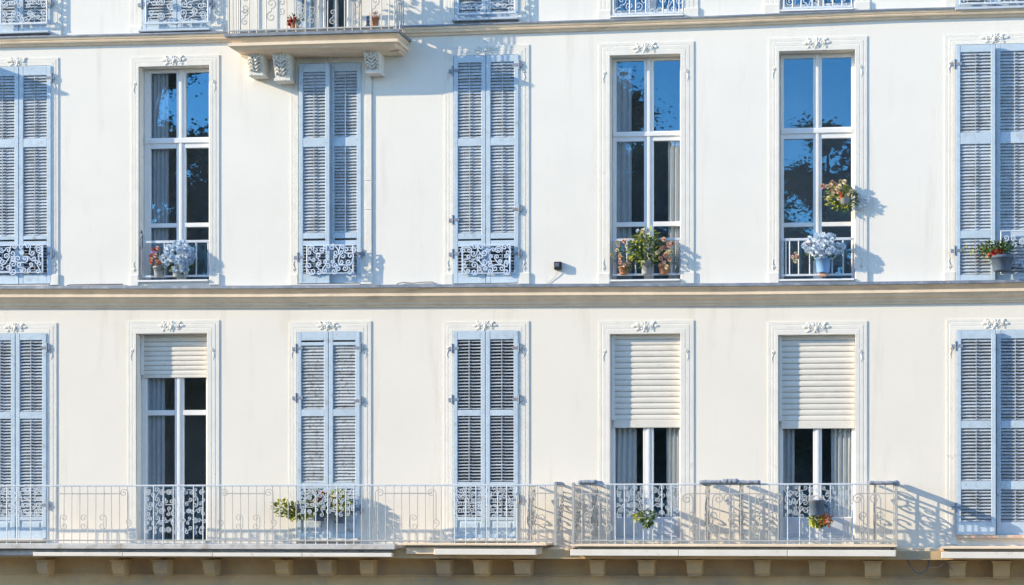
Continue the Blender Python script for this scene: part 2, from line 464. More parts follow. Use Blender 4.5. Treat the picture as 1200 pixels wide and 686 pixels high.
course('string_course', [(-420,58),(0,46.6),(160,43.0),(310,39.3),(470,34),(690,27.2),(850,22),(1040,14.3),(1200,10.2),(1500,2)],
       [(.4,0),(.4,.10),(3,.09),(4.2,.07),(5,.085),(6.6,.075),(6.8,.045),(9.4,.035),(9.6,0)],
       [(-1.8,0),(-1.6,.11),(.3,.115),(.35,0)], (M['course'], M['lead']))
# foot band under the corbels
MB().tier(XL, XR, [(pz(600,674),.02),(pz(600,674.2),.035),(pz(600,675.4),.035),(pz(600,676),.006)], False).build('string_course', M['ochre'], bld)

# ------------------------------------------------------------------ French windows (glass, frame)
PANE_T = .006
def window(k, d, xsplit, ysplit, fr, ww, glazed=True):
    """d depth behind the wall face; xsplit: picture columns of pane edges [(x0,x1),(x0,x1)]; ysplit: rows of panes [(y0,y1)...]"""
    x0,x1,z0,z1 = RECT[k]; xc = (OPEN[k][0]+OPEN[k][1])/2
    P = -d
    panes = []
    cols = [(px(a,P), px(b,P)) for a,b in xsplit]
    rows = [(pz(xc,b,P), pz(xc,a,P)) for a,b in ysplit]     # z0,z1 top row first
    mb = MB()
    X0, X1 = x0+.004, x1-.004
    Z0, Z1 = z0+.002, z1-.004
    yf, yb = d-.03, d+.03
    # outer stiles
    mb.box(X0, cols[0][0], yf, yb, Z0, Z1, .006)
    mb.box(cols[-1][1], max(X1, cols[-1][1]+.03), yf, yb, Z0, Z1, .006)
    # centre mullion: two meeting stiles with a cover strip
    c0, c1 = cols[0][1], cols[1][0]; cm = (c0+c1)/2
    mb.box(c0, cm-.002, yf+.004, yb, Z0, Z1, .005); mb.box(cm+.002, c1, yf+.004, yb, Z0, Z1, .005)
    mb.box(cm-.024, cm+.024, yf-.012, yf+.003, Z0, Z1, .008)
    # rails between rows
    edges = [Z1] + [z for r in rows for z in (r[1], r[0])] + [Z0]
    for i in range(0, len(edges), 2):
        za, zb = edges[i+1], edges[i]
        big = (zb-za) > .09 and 0 < i < len(edges)-2
        for (a,b) in cols:
            mb.box(a, b, yf+.002, yb, za, zb, .005)
        if big:
            mb.box(X0+.01, cols[-1][1]+.01, yf-.02, yf+.001, za+(zb-za)*.45, zb-.012, .008)
    o = mb.build('window', M['frame'], bld)
    for (a,b) in cols:
        for (zc0,zc1) in (rows if glazed else ()):
            hw, hh = (b-a)/2+.002, (zc1-zc0)/2+.002
            me = mesh_of(MB().box(-hw, hw, 0, PANE_T, -hh, hh), 'pane', M['glass'])
            place(me, 'pane', o, ((a+b)/2, d+.004, (zc0+zc1)/2), (random.gauss(0,.002), 0, random.gauss(0,.003)))
    return o
wU1 = window('U1', .20, [(177,207.5),(218,245.5)], [(86,162),(174.5,262),(267,332)], 5, 10)
wU4 = window('U4', .20, [(722.5,755),(766,797.2)], [(71.8,154.5),(166,260.5),(266,332)], 5, 10)
wU5 = window('U5', .20, [(918.5,953),(963,997.6)], [(68.5,150),(163,261),(266,331)], 5, 10)
wL1 = window('L1', .21, [(173,205.5),(215.5,242.3)], [(400,481),(487,634)], 5, 10)
wL4 = window('L4', .15, [(721,754),(766,796)], [(400,606)], 5, 10)
wL5 = window('L5', .15, [(917.5,953),(963,998)], [(400,606)], 5, 10)
wT4 = window('T4', .20, [(722,757),(769,800)], [(-100,12)], 5, 10)
wT5 = window('T5', .20, [(919,955),(966,1000)], [(-100,5)], 5, 10)
wT2 = window('T2', .22, [(366,391),(396,420)], [(-100,33)], 5, 10, False)
# solid lower panels of the two right balcony doors
for k, ws, xx in (('L4', wL4, ((722,754),(766,795))), ('L5', wL5, ((919,952),(964,997)))):
    xc = (OPEN[k][0]+OPEN[k][1])/2
    for (a,b) in xx:
        X0, X1 = px(a,-.14), px(b,-.14)
        m = MB().box(X0, X1, .108, .12, pz(xc,630,-.14), pz(xc,607,-.14), .005)
        m.box(X0+.05, X1-.05, .098, .1079, pz(xc,627,-.14), pz(xc,611,-.14), .008)
        m.build('lower_panel', M['panelgrey'], ws)
# thresholds and sills
for k in ('U1','U4','U5','T4','T5'):
    x0,x1,z0,z1 = RECT[k]
    MB().tier(x0+.01, x1-.01, [(z0+.05,.02),(z0+.045,.06),(z0+.02,.062),(z0+.015,.02)], False).box(x0+.004,x1-.004,0,.17,z0,z0+.04).build('window_sill', M['frame'], bld)
for k in ('L1','L4','L5','L0','L2','L3','L6'):
    x0,x1,z0,z1 = RECT[k]
    MB().box(x0+.004, x1-.004, -.09, .17, z0-.035, z0+.012, .006).build('threshold', M['stone'] if k != 'L6' else M['brick'], bld)
for k in ('T0','T1','T3','T6','U0','U2','U3','U6'):
    x0,x1,z0,z1 = RECT[k]
    MB().box(x0-.02, x1+.03, -.12, .12, z0-.05, z0-.012, .008).build('window_sill', M['lead_pale'] if k[0]=='U' else M['panelgrey'], bld)

# ------------------------------------------------------------------ roller shutters
def roller(k, xa, xb, ya, yb, depth, n, label, lastpx):
    xc = (xa+xb)/2; P = -depth
    X0, X1 = px(xa,P), px(xb,P)
    t = thing('roller_shutter', label, 'roller shutter', ((X0+X1)/2, depth, pz(xc,yb,P)), 'cream roller shutters')
    zt, zb = pz(xc,ya,P), pz(xc,yb-lastpx,P)
    h = (zt-zb)/n
    sec = [(-.006,0),(-.012,h*.12),(-.015,h*.35),(-.015,h*.6),(-.010,h*.86),(.002,h*.93),(.004,h*.97),(.004,h)]
    mb = MB(); W = (X1-X0)/2; vs = []
    for (y,z) in sec: vs += [(-W,y,z),(W,y,z)]
    fs = [(2*i,2*i+1,2*i+3,2*i+2) for i in range(len(sec)-1)]
    m0 = len(vs)
    for (y,z) in sec: vs += [(-W,.010,z),(W,.010,z)]
    fs += [(m0+2*i+2,m0+2*i+3,m0+2*i+1,m0+2*i) for i in range(len(sec)-1)]
    mb.add(vs, fs)
    me = mesh_of(mb, 'slat', M['roller'])
    for i in range(n):
        place(me, 'slat', t, ((X0+X1)/2, depth+random.uniform(-.0015,.0015), zb+h*i), (random.uniform(-.02,.02),random.gauss(0,.0016),0))
    MB().box(X0, X1, depth-.018, depth+.010, pz(xc,yb,P), zb-.002, .006).build('bottom_bar', M['roller'], t)
    x0,x1,z0,z1 = RECT[k]
    MB().box(x0+.006, X0+.012, depth-.03, depth+.02, zb, z1-.003).build('guide_rail', M['frame'], t)
roller('L1', 168, 242.5, 395, 443, .165, 8, 'short cream roller shutter pulled a quarter down above dark balcony door', 3.5)
roller('L4', 719.5, 799.5, 391, 501.5, .10, 15, 'half lowered cream roller shutter above door with small trailing plant', 9)
roller('L5', 915.5, 1001.5, 392, 502.5, .10, 15, 'half lowered cream roller shutter above door with hanging bucket', 9)

# ------------------------------------------------------------------ louvred shutters
SLATS = {}
def slat_mesh(wd, dep, th, material):
    key = (round(wd,3), round(dep,3), material.name)
    if key not in SLATS:
        mb = MB(); W = wd/2
        mb.add([(-W,-dep/2,-th/2),(W,-dep/2,-th/2),(W,-dep/2+th*.4,th/2),(-W,-dep/2+th*.4,th/2),(-W,dep/2,-th/2),(W,dep/2,-th/2),(W,dep/2,th/2),(-W,dep/2,th/2)],
               [(0,1,2,3),(3,2,6,7),(4,7,6,5),(0,4,5,1),(0,3,7,4),(1,5,6,2)])
        SLATS[key] = mesh_of(mb, 'slat', material)
    return SLATS[key]
def leaf(k, xa, xb, rows, label, p=.032, side=-1, angle=54, smat='slat', pmat='blue', solid=None, slots=(), hinges=(), group='pale blue louvred shutter leaves', jitter=2.0, rod=True, pitch=.0475, dep=.052):
    """one shutter leaf. rows: (y0,y1) louvre fields in the picture; solid: fielded panels; slots: dark slots"""
    xc = (OPEN[k][0]+OPEN[k][1])/2; y0, y1 = OPEN[k][2], OPEN[k][3]-1.0
    X0, X1 = px(xa,p), px(xb,p); th = .036
    Zt, Zb = pz(xc,y0,p), pz(xc,y1,p)
    t = thing('shutter_leaf', label, 'shutter', ((X0+X1)/2, -p, Zb), group)
    sw = .066
    s0, s1 = X0+sw, X1-sw
    yf, yb = -p, -p+th
    MB().box(X0, s0, yf, yb, Zb, Zt, .005).build('stile', M[pmat], t)
    MB().box(s1, X1, yf, yb, Zb, Zt, .005).build('stile', M[pmat], t)
    fields = [(pz(xc,b,p), pz(xc,a,p), 'l') for a,b in rows] + [(pz(xc,b,p), pz(xc,a,p), 's') for a,b in (solid or ())] + [(pz(xc,b,p), pz(xc,a,p), 'o') for a,b in slots]
    fields.sort(key=lambda f: -f[1])
    cur = Zt
    for (za, zb, kind) in fields + [(None, Zb, None)]:
        if cur - zb > .004:
            MB().box(s0, s1, yf+.002, yb, zb, cur, .004).build('rail', M[pmat], t)
        if za is None: break
        cur = za
        if kind == 'l':
            n = max(2, round((zb-za)/pitch)); h = (zb-za)/n
            me = slat_mesh(s1-s0-.004, dep, .009, M[smat]); ang = 16 if (k in ('U0','U2','U3') and zb < Zb+.65) else angle
            for i in range(n):
                a = ang + random.gauss(0, jitter)
                if random.random() < .03*jitter: a += random.uniform(-12, 8)
                place(me, 'slat', t, ((s0+s1)/2, yf+th*.62+.004, za+h*(i+.5)), (R(a), random.gauss(0,.004*jitter*.5), 0))
            if rod:
                MB().box((s0+s1)/2-.005, (s0+s1)/2+.005, yf-.004, yf+.006, za+.01, zb-.01).build('tilt_rod', M[smat], t)
        elif kind == 's':
            MB().box(s0, s1, yf+.014, yb, za, zb).box(s0+.04, s1-.04, yf+.004, yf+.0139, za+.03, zb-.03, .009).build('solid_panel', M['panelworn'] if smat=='slat_worn' else M[pmat], t)
    ex = X0 if side < 0 else X1
    for hy in hinges:
        z = pz(xc, hy, p)
        m = MB(); 
        m.box(min(ex, ex-side*.09), max(ex, ex-side*.09), yf-.006, yf-.001, z-.022, z+.022, .002)
        m.tube([(ex+side*.014, yf-.0, z-.07), (ex+side*.014, yf-.0, z+.07)], .013, 6)
        m.box(min(ex+side*.01, ex+side*.075), max(ex+side*.01, ex+side*.055), yf-.006, yf+.012, z-.035, z+.02, .003)
        m.build('hinge', M['hinge'], t)
    return t
UR = lambda a,b,c,d,e,f: ((a,b),(c,d),(e,f))
leaf('U0', -16, 21.5, [(89,163),(173,277),(288,322)], 'left leaf of blue shutters cut by the frame, upper floor, below iron guard', side=-1, slots=[(281,283)])
leaf('U0', 22.3, 59.5, [(89,163),(173,277),(288,322)], 'right leaf of blue shutters at the upper floor edge, left of flowered window', side=1, slots=[(281,283)], hinges=(92,298), smat='slat')
leaf('U2', 350, 386, [(84,161.5),(172,273),(288,321)], 'left leaf of blue shutters right under the bracketed upper balcony', p=.106, side=-1, hinges=(301,), slots=[(279.5,282)])
leaf('U2', 386.5, 423, [(84,161.5),(172,273),(288,321)], 'half shaded right leaf of blue shutters right under the bracketed balcony', side=1, hinges=(298,), slots=[(279.5,282)])
leaf('U3', 531.5, 569, [(73,162),(171,273.5),(289,319)], 'left leaf of blue shutters on upper floor between balcony and black wall box', side=-1, hinges=(82,257,297), slots=[(280,282)], jitter=2.5)
leaf('U3', 569.7, 607.5, [(73,162),(171,273.5),(289,319)], 'right leaf of blue shutters on upper floor, beside the black wall box', side=1, hinges=(77,246,298), slots=[(280,282)], jitter=2.5)
leaf('U6', 1120, 1166.5, [(60.5,155),(168.5,270),(279,322)], 'left leaf of blue shutters at upper right edge behind the green planter', p=.106, side=-1, hinges=(74,293))
leaf('U6', 1167, 1211, [(60.5,155),(168.5,270),(279,322)], 'half shaded right leaf of blue shutters at upper right edge of the facade', side=1)
leaf('L0', -17, 17.5, [(399,483),(491,606)], 'left leaf of blue shutters cut by the frame on the lower floor', side=-1, solid=[(610,622)], angle=38)
leaf('L0', 18.3, 54, [(399,483),(491,606)], 'right leaf of blue shutters at the left end of the long balcony', side=1, hinges=(408,592), solid=[(610,622)], angle=38)
leaf('L2', 348, 384.5, [(405,480),(488,566),(573,604)], 'weathered left leaf of blue shutters behind the trailing window plants', side=-1, hinges=(408,466), solid=[(609,625)], angle=58, smat='slat_worn', slots=[(399,401)], jitter=4, rod=False)
leaf('L2', 385.2, 421.5, [(405,480),(488,566),(573,604)], 'weathered right leaf of blue shutters behind the potted green window plants', side=1, hinges=(408,470,597), solid=[(609,625)], angle=56, smat='slat_worn', slots=[(399,401)], jitter=4, rod=False)
leaf('L3', 531, 568.5, [(398,480.5),(487.5,565),(571,606)], 'left leaf of wide open slatted blue shutters, middle of the long balcony', side=-1, hinges=(408,468), solid=[(610,626)], angle=20, jitter=1.5, dep=.042)
leaf('L3', 569.2, 607, [(398,480.5),(487.5,565),(571,606)], 'right leaf of wide open slatted blue shutters, middle of the long balcony', side=1, hinges=(408,468,585), solid=[(610,626)], angle=20, jitter=1.5, dep=.042)
leaf('L6', 1121, 1167, [(397,493),(502,564),(574,612)], 'left leaf of blue shutters at the lower right edge of the facade', p=.106, side=-1, hinges=(405,595), solid=None, angle=36, jitter=1.5)
leaf('L6', 1167.6, 1212, [(397,493),(502,564),(574,612)], 'half shaded right leaf of blue shutters at lower right facade edge', side=1, angle=36, jitter=1.5)
leaf('T0', -16, 21.5, [(-100,-20),(-8,28)], 'left shutter leaf cut by the top left corner of the picture', side=-1)
leaf('T0', 22.3, 59, [(-100,-20),(-8,28)], 'right shutter leaf showing its foot at the top left corner', side=1, hinges=(5,))
leaf('T1', 167, 207, [(-100,-20),(-8,24)], 'left shutter leaf showing its foot beside the top floor balcony', side=-1, hinges=(4,))
leaf('T1', 207.7, 247, [(-100,-20),(-8,24)], 'right shutter leaf showing its foot beside the top floor balcony', side=1, hinges=(6,))
leaf('T3', 533, 569.5, [(-100,-20),(-8,15)], 'left shutter leaf showing its foot in tree shade right of top balcony', side=-1)
leaf('T3', 570.2, 607, [(-100,-20),(-8,15)], 'right shutter leaf showing its foot in tree shade right of top balcony', side=1)
leaf('T6', 1121, 1166, [(-100,-30),(-20,4)], 'left shutter leaf showing only its foot at the top right corner', side=-1)
leaf('T6', 1167, 1212, [(-100,-30),(-20,4)], 'right shutter leaf showing only its foot at the top right corner', side=1)
leaf('T2', 349, 364, [(-100,-20),(-8,24)], 'narrow blue shutter leaf folded at the left of the balcony door', p=.03, side=-1)

# ------------------------------------------------------------------ ironwork
def scroll_path(kind, s=1.0):
    P = []
    if kind == 's':
        a = spiral((-.0, .055*s), .045*s, 1.25, -math.pi/2, 1, 13)
        b = spiral((-.0, -.055*s), .045*s, 1.25, math.pi/2, 1, 13)
        P = a[::-1] + b
    elif kind == 'c':
        a = spiral((.0, .05*s), .05*s, 1.3, math.pi, -1, 13)
        b = spiral((.0, -.05*s), .05*s, 1.3, math.pi, 1, 13)
        P = a[::-1] + b
    elif kind == 'o':
        P = spiral((0,0), .06*s, 2.0, 0, 1, 20, shrink=.12)
    elif kind == 'j':   # long shaft ending in a spiral
        P = [(0,0,-.45*s),(0,0,-.15*s)] + spiral((.075*s, 0), .075*s, 1.5, math.pi, -1, 15)
    return P
SCM = {}
def scroll_mesh(kind, s, r, m):
    key = (kind, s, r, m.name)
    if key not in SCM:
        SCM[key] = mesh_of(MB().tube(scroll_path(kind, s), r, 4), 'scroll', m)
    return SCM[key]
def scroll_panel(t, x0, x1, z0, z1, y, m, nx, nz, r=.0085, rnd=None):
    rnd = rnd or random
    dx = (x1-x0)/nx; dz = (z1-z0)/nz
    s0 = min(dx, dz)/.15
    for i in range(nx):
        for j in range(nz):
            kind = rnd.choice(['s','c','o','s','c'])
            s = round(s0*rnd.choice([.95,1.1,1.25]), 2)
            flip = -1 if i % 2 else 1
            place(scroll_mesh(kind, s, r, m), 'scroll', t, (x0+dx*(i+.5), y+rnd.uniform(-.006,.006), z0+dz*(j+.5)),
                  (0, rnd.choice([0, R(90), R(35), R(-35), R(15)]), 0), (flip,1,1))
def guard(k, xa, xb, yt, yb, label, p, style, m='iron_white', barsx=(), group='iron window guards', foot=None, rail=1.0):
    xc = (xa+xb)/2; M_ = M[m]
    X0, X1 = px(xa,p), px(xb,p); Zt, Zb = pz(xc,yt,p), pz(xc,yb,p)
    t = thing('window_guard', label, 'window guard', ((X0+X1)/2, -p, Zb), group)
    MB().box(X0, X1, -p-.012*rail, -p+.012*rail, Zt-.04*rail, Zt, .004).build('top_rail', M_, t)
    MB().box(X0, X1, -p-.011*rail, -p+.011*rail, Zb, Zb+.03*rail, .003).build('bottom_rail', M_, t)
    if foot:
        zf = pz(xc, foot, p); MB().box(X0, X1, -p-.012, -p+.012, zf, zf+.03, .005).build('foot_rail', M_, t)
    bars = list(barsx) or [xa+1, xb-1]
    for b in bars:
        X = px(b,p)
        MB().tube([(X,-p,Zb+.02),(X,-p,Zt-.02)], .0115, 6).build('baluster', M_, t)
    return t, X0, X1, Zb, Zt
gd = guard('U1', 167, 246, 282, 325, 'white iron guard holding blue white flowers, upper left window', -.03, 'b', barsx=(168,193,219.5,230,244), foot=332)
gd = guard('U4', 717.5, 799, 279.5, 323, 'white iron guard in front of leafy plant with peach flowers', -.03, 'b', barsx=(719,735,745,776,787,797), foot=331)
gd = guard('U5', 915.5, 1001, 279, 323.5, 'white iron guard behind the sky blue flower pot', -.03, 'b', barsx=(917,921,925.5,936,949,975,988,1000), foot=330.5)
def guard_scroll(k, xa, xb, yt, yb, label, p, nx, nz, r=.0085, bars=(), m='iron_white'):
    t, X0, X1, Zb, Zt = guard(k, xa, xb, yt, yb, label, p, 's', m, bars, rail=.45 if k[0]=='U' else 1)
    scroll_panel(t, X0+.01, X1-.01, Zb+.01, Zt-.01, -p, M[m], nx, nz, r)
    return t
guard_scroll('U0', -10, 51, 287, 320, 'scrolled iron guard on blue shutters at the left frame edge', .065, 6, 3, .0105, m='pale_blue')
guard_scroll('U2', 359, 415, 287, 321, 'scrolled iron guard on blue shutters under the upper balcony', .13, 6, 3, .0105, m='pale_blue')
guard_scroll('U3', 541, 599, 287, 321, 'scrolled iron guard on blue shutters left of black wall box', .065, 6, 3, .0105, m='pale_blue')
guard_scroll('U6', 1172, 1204, 270, 322, 'scrolled iron guard low on blue shutters beside the green planter', .10, 3, 2, .010)
guard_scroll('T0', 0, 56, -40, 29, 'scrolled pale iron guard over the top left corner shutters', .10, 6, 4)
guard_scroll('T1', 170, 245, -40, 28, 'scrolled pale iron guard over shutters left of the top balcony', .10, 6, 4)
guard_scroll('T3', 536, 605, -40, 17, 'scrolled pale iron guard over shutters right of the top balcony', .10, 6, 3)
guard_scroll('T4', 718, 801, -40, 17, 'white barred iron guard at the fourth top floor window', .02, 5, 3, bars=(719,738,745,757,777,790,796,800))
guard_scroll('T5', 917, 999, -40, 10, 'white barred iron guard at dark top floor window, one loop showing', .02, 5, 3, bars=(919,929,939,952,965,976,987,998))
guard_scroll('T6', 1124, 1210, -50, 5, 'pale iron guard barely showing at the top right corner', .10, 6, 3)

# ------------------------------------------------------------------ balconies
def corbel(xc, ytop, ybot, wpx, p, m, carved=False):
    X = px(xc, p*.5); Wd = wpx/79.0/2
    zt, zb = pz(xc, ytop, p*.7), pz(xc, ybot, p*.3)
    H = zt-zb
    capm = MB().box(X-Wd*1.18, X+Wd*1.18, -p*.92, -.003, zt-H*.10, zt, .006).box(X-Wd*1.08, X+Wd*1.08, -p*.88, -.003, zt-H*.17, zt-H*.101, .006)
    b = MB(); vs = []; prof = [(0,.84),(.12,.87),(.28,.84),(.5,.78),(.7,.70),(.85,.67),(1,.64)] if carved else [(0,.82),(.6,.78),(.85,.70),(1,.6)]
    z1 = zt-H*.171
    for (t, q) in prof:
        ww = Wd*(1-(.16 if carved else .05)*t); z = z1-(z1-zb)*t
        vs += [(X-ww,-.003,z),(X-ww,-p*q,z),(X+ww,-p*q,z),(X+ww,-.003,z)]
    fs = []
    for i in range(len(prof)-1):
        a = 4*i
        for (k,l) in ((0,1),(1,2),(2,3)): fs.append((a+k, a+4+k, a+4+l, a+l))
    e = 4*(len(prof)-1); fs.append((e+3,e+2,e+1,e)); fs.append((0,1,2,3))
    b.add(vs, fs)
    o = b.build('corbel', m, bld)
    capm.build('corbel_cap', m, o)
    if carved:
        c = MB()
        for sg in (-1,1):
            c.tube(spiral((X+sg*Wd*.45, z1-H*.12), Wd*.38, 1.4, math.pi/2, -sg, 14, -p*.86), .013, 5)
            for j in range(4):
                zz = z1-H*(.22+.13*j); yy = -p*(.86-.05*j)
                c.tube([(X+sg*Wd*.08, yy+.004, zz-.06), (X+sg*Wd*.5, yy-.010, zz-.01+.012*(j%2)), (X+sg*Wd*.78, yy+.006, zz-.05)], .020, 5, taper=(1,.5))
        c.tube([(X,-p*.88,z1-.02),(X,-p*.86,z1-H*.25),(X,-p*.78,z1-H*.5),(X,-p*.68,zb+.03)], .02, 6, taper=(.6,1))
        c.build('carving', M['carved'], o, True)
        MB().box(X-Wd*.95, X+Wd*.95, -p*.68, -.004, zb-.045, zb-.001, .006).build('corbel_foot', m, o)
    else:
        MB().box(X-Wd*.86, X+Wd*.86, -p*.62, -.004, zb-.02, zb-.001, .004).build('corbel_foot', m, o)
    return o
PB = .62
# upper balcony
xa, xb = 264, 467
def slab_levels(x, ys, ps): return [(pz(x,y,PB), p) for y, p in zip(ys, ps)]
def upper_slab(xa, xb, yref):
    xm = (xa+xb)/2; X0, X1 = px(xa,PB), px(xb,PB)
    s = MB().tier(X0+.02, X1-.02, slab_levels(xm, [yref+3.6,yref+5,yref+8.5,yref+10,yref+10.3,yref+13.8,yref+14.2,yref+17,yref+19,yref+19.4],
                  [PB-.03,PB-.03,PB-.08,PB-.09,PB-.035,PB-.035,PB-.07,PB-.10,PB-.26,PB-.3]), True).build('balcony_slab', M['course'], bld)
    MB().tier(X0-.012, X1+.012, slab_levels(xm, [yref,yref+.4,yref+3.4,yref+3.5], [PB-.01,PB+.012,PB+.012,PB-.02]), True).build('lead_flashing', M['lead'], s)
    MB().box(X0+.1, X1-.1, -PB+.36, -.003, pz(xm,yref+24,.3), pz(xm,yref+19.6,PB)).build('soffit_board', M['course'], s)
    return s
upper_slab(264, 467, 37)
upper_slab(-287, -82, 49)
carve(px(387,.1), pz(387,65,.1), .62, -.03, 5).build('keystone', M['carved'], bld, True)
for (xc, yt, yb, wd) in ((302,57,88,20),(332.5,56,94,21),(438,53.5,85,19)):
    corbel(xc, yt, yb, wd, .38, M['carved'], True)
for (xc, yt, yb, wd) in ((-245,70,100,17),(-127,69,100,17)):
    corbel(xc, yt, yb, wd, .38, M['carved'], True)
# pilaster strips that hang under the upper corbels
for (x0,x1,y0,y1) in ((428,436,88,212),(428,436,213,246),(428,436,247,318)):
    xm = (x0+x1)/2
    MB().box(px(x0),px(x1), -.022, -.002, pz(xm,y1), pz(xm,y0), .004).build('pilaster_strip', M['stone'], bld)
# lower balconies: concrete slabs with a pale nosing, a shaded groove and a white fascia
def lower_slab(xa, xb, yn0, yn1, yf0, yf1, fx0=None, fx1=None, pale=True):
    xm = (xa+xb)/2; X0, X1 = px(xa,PB), px(xb,PB)
    mb = MB().tier(X0, X1, slab_levels(xm, [yn0, yn0+.6, yn1-.4, yn1, yn1+.3, yf1-1, yf1-.5], [PB-.02,PB+.0,PB+.0,PB-.02,PB-.10,PB-.10,PB-.14]), True)
    s = mb.build('balcony_slab', M['lead_pale'] if pale else M['course'], bld)
    fx0 = xa if fx0 is None else fx0; fx1 = xb if fx1 is None else fx1
    # fascia boards with joints
    n = max(1, round((fx1-fx0)/110)); 
    for i in range(n):
        a, b = fx0+(fx1-fx0)*i/n, fx0+(fx1-fx0)*(i+1)/n
        MB().box(px(a,PB)+.003, px(b,PB)-.003, -PB+.012, -PB+.095, pz(xm,yf1,PB), pz(xm,yf0,PB), .006).build('fascia_board', M['fascia'], s)
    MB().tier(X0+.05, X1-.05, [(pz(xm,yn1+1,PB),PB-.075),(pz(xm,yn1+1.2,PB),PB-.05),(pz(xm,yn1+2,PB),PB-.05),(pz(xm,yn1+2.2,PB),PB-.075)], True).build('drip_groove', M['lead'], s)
    return s
lower_slab(-160, 462, 637.5, 643.5, 647.6, 652.2, 38, 459)
lower_slab(466, 640, 637, 639.5, 643.5, 650.5, 508, 628, False)
lower_slab(668, 1051, 638, 641, 644.5, 652, 668, 1050, False)
lower_slab(1102, 1400, 641, 643.8, 647.4, 655, 1103, 1400, False)
# rough concrete between the slabs
for (a,b,y0,y1,p) in ((460,512,641,652,.40),(626,672,642,652,.42),(1048,1106,642,655,.42)):
    xm=(a+b)/2
    MB().tier(px(a,p), px(b,p), [(pz(xm,y0,p),p-.02),(pz(xm,y0+1,p),p),(pz(xm,y1-3,p),p-.02),(pz(xm,y1,p),p-.10)], False).build('concrete_infill', M['course'], bld)
# soffit continuous behind the fascias
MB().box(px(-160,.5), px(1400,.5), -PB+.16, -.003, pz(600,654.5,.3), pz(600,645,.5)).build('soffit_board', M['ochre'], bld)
for (a,b) in ((46,60),(133,149),(181,200),(240,255),(324,341),(373,392),(423,440),(512,530),(556,575),(603,624),(692,709),(748,768),(805,824),(884,903),(948,968),(1013,1033),(1112,1132),(1163,1184)):
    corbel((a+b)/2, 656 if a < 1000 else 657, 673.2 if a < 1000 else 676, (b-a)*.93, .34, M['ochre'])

# ---- railings
def railing(xa, xb, label, bars, scrolls, panels, second, yt=569.3, yb=634.5, p=.60, ends=(1,1), srad=.0065, shade_grilles=()):
    xm = (xa+xb)/2
    X0, X1 = px(xa,p), px(xb,p); Zt, Zb = pz(xm,yt,p), pz(xm,yb,p)
    t = thing('balcony_railing', label, 'railing', ((X0+X1)/2, -p, Zb-.05), 'wrought iron balcony railings')
    I = M['iron']
    MB().box(X0, X1, -p-.012, -p+.012, Zt-.012, Zt+.014, .004).build('top_rail', M['iron_white'], t)
    MB().box(X0, X1, -p-.012, -p+.012, Zb, Zb+.022, .004).build('bottom_rail', I, t)
    me = mesh_of(MB().tube([(0,0,0),(0,0,1)], .0065, 5), 'baluster', I)
    mw = mesh_of(MB().tube([(0,0,0),(0,0,1)], .0085, 5), 'baluster', M['iron_white'])
    inpanel = lambda x: any(a-1 < x < b+1 for a,b,_ in panels)
    for x in bars:
        q = inpanel(x)
        z0 = Zb-.05
        place(mw if q else me, 'baluster', t, (px(x,p), -p+random.uniform(-.003,.003), z0), (random.gauss(0,.004), random.gauss(0,.004), 0), (1,1,Zt-z0))
    z2 = pz(xm, 578.7, p)
    for (a,b) in second:
        MB().box(px(a,p), px(b,p), -p-.007, -p+.007, z2-.009, z2+.009).build('second_rail', I, t)
    for (x, y, kind, s, flip) in scrolls:
        place(scroll_mesh(kind, s, srad, I), 'scroll', t, (px(x,p), -p, pz(x,y,p)), (0,0,0), (flip,1,1))
    rnd = random.Random(5)
    for (a,b,yy) in panels:
        scroll_panel(t, px(a,p)+.02, px(b,p)-.02, pz(xm,yy,p), Zt-.03, -p, M['iron_white'], 9, 5 if yy > 610 else 4, .0068, rnd)
    for sgn, X in ((ends[0],X0),(ends[1],X1)):
        if not sgn: continue
        MB().box(X-.02, X+.02, -p+.023, -.005, Zt-.014, Zt+.016).build('return_rail', I, t)
        MB().box(X-.01, X+.01, -p+.013, -.005, Zb, Zb+.022).build('return_rail', I, t)
        MB().box(X-.018, X+.018, -p-.018, -p+.018, Zb-.05, Zt+.03).build('corner_post', I, t)
        for j in range(1,6):
            place(me, 'baluster', t, (X, -p+j*p/6, Zb-.05), None, (1,1,Zt-Zb+.05))
            if 1: place(scroll_mesh('s', 1.6, .009, I), 'scroll', t, (X, -p+(j+.5)*p/6, (Zt+Zb)/2+.1*(j-3)), (0,0,R(90)), None)
    for x in shade_grilles:     # added cross grilles, front rail to wall, put in for their slanting shadows
        X = px(x, p)
        MB().box(X-.012, X+.012, -p+.013, -.02, Zt-.014, Zt+.012).build('shade_cross_rail', I, t)
        MB().box(X-.008, X+.008, -p+.013, -.02, Zb+.10, Zb+.12).build('shade_cross_rail', I, t)
        for j in range(1,6):
            place(me, 'baluster', t, (X, -p+j*p/6, Zb), None, (1.2,1.2,Zt-Zb))
            place(scroll_mesh(('s','c')[j%2], 2.0, .012, I), 'scroll', t, (X, -p+(j+.5)*p/6, Zb+.30+.11*(j%4)), (0,R(20*j),R(90)), None)
    return t
barsA = [-40,-28,-16,-4,8,20,36] + [56+9.35*i for i in range(11)] + [160,170,180,191,203,215,227,238,247] + [254+9.3*i for i in range(10)] + [347,358,370,384,395,405,415] + [424+9.3*i for i in range(11)] + [533,546,558,570,583,594,606] + [613,622,630,639,651]
barsB = [672,682,692,702,711,721,732,743,754,765,776,787,798,808,820,829,843,855,868,878,890,901,912,923,937,949,961,973,988,999,1009,1018,1027,1037,1047]
scA = []
for x in (150,258,320,440,511): scA.append((x, 578, 'j', .9, 1 if x in (258,440) else -1))
for x in (150,258,320,440,511,622): scA.append((x, 618, 's', 1.3, 1))
for x in (75,98,120,280,300,460,485,635): scA.append((x, 612, 'c', 1.2, 1 if x % 2 else -1))
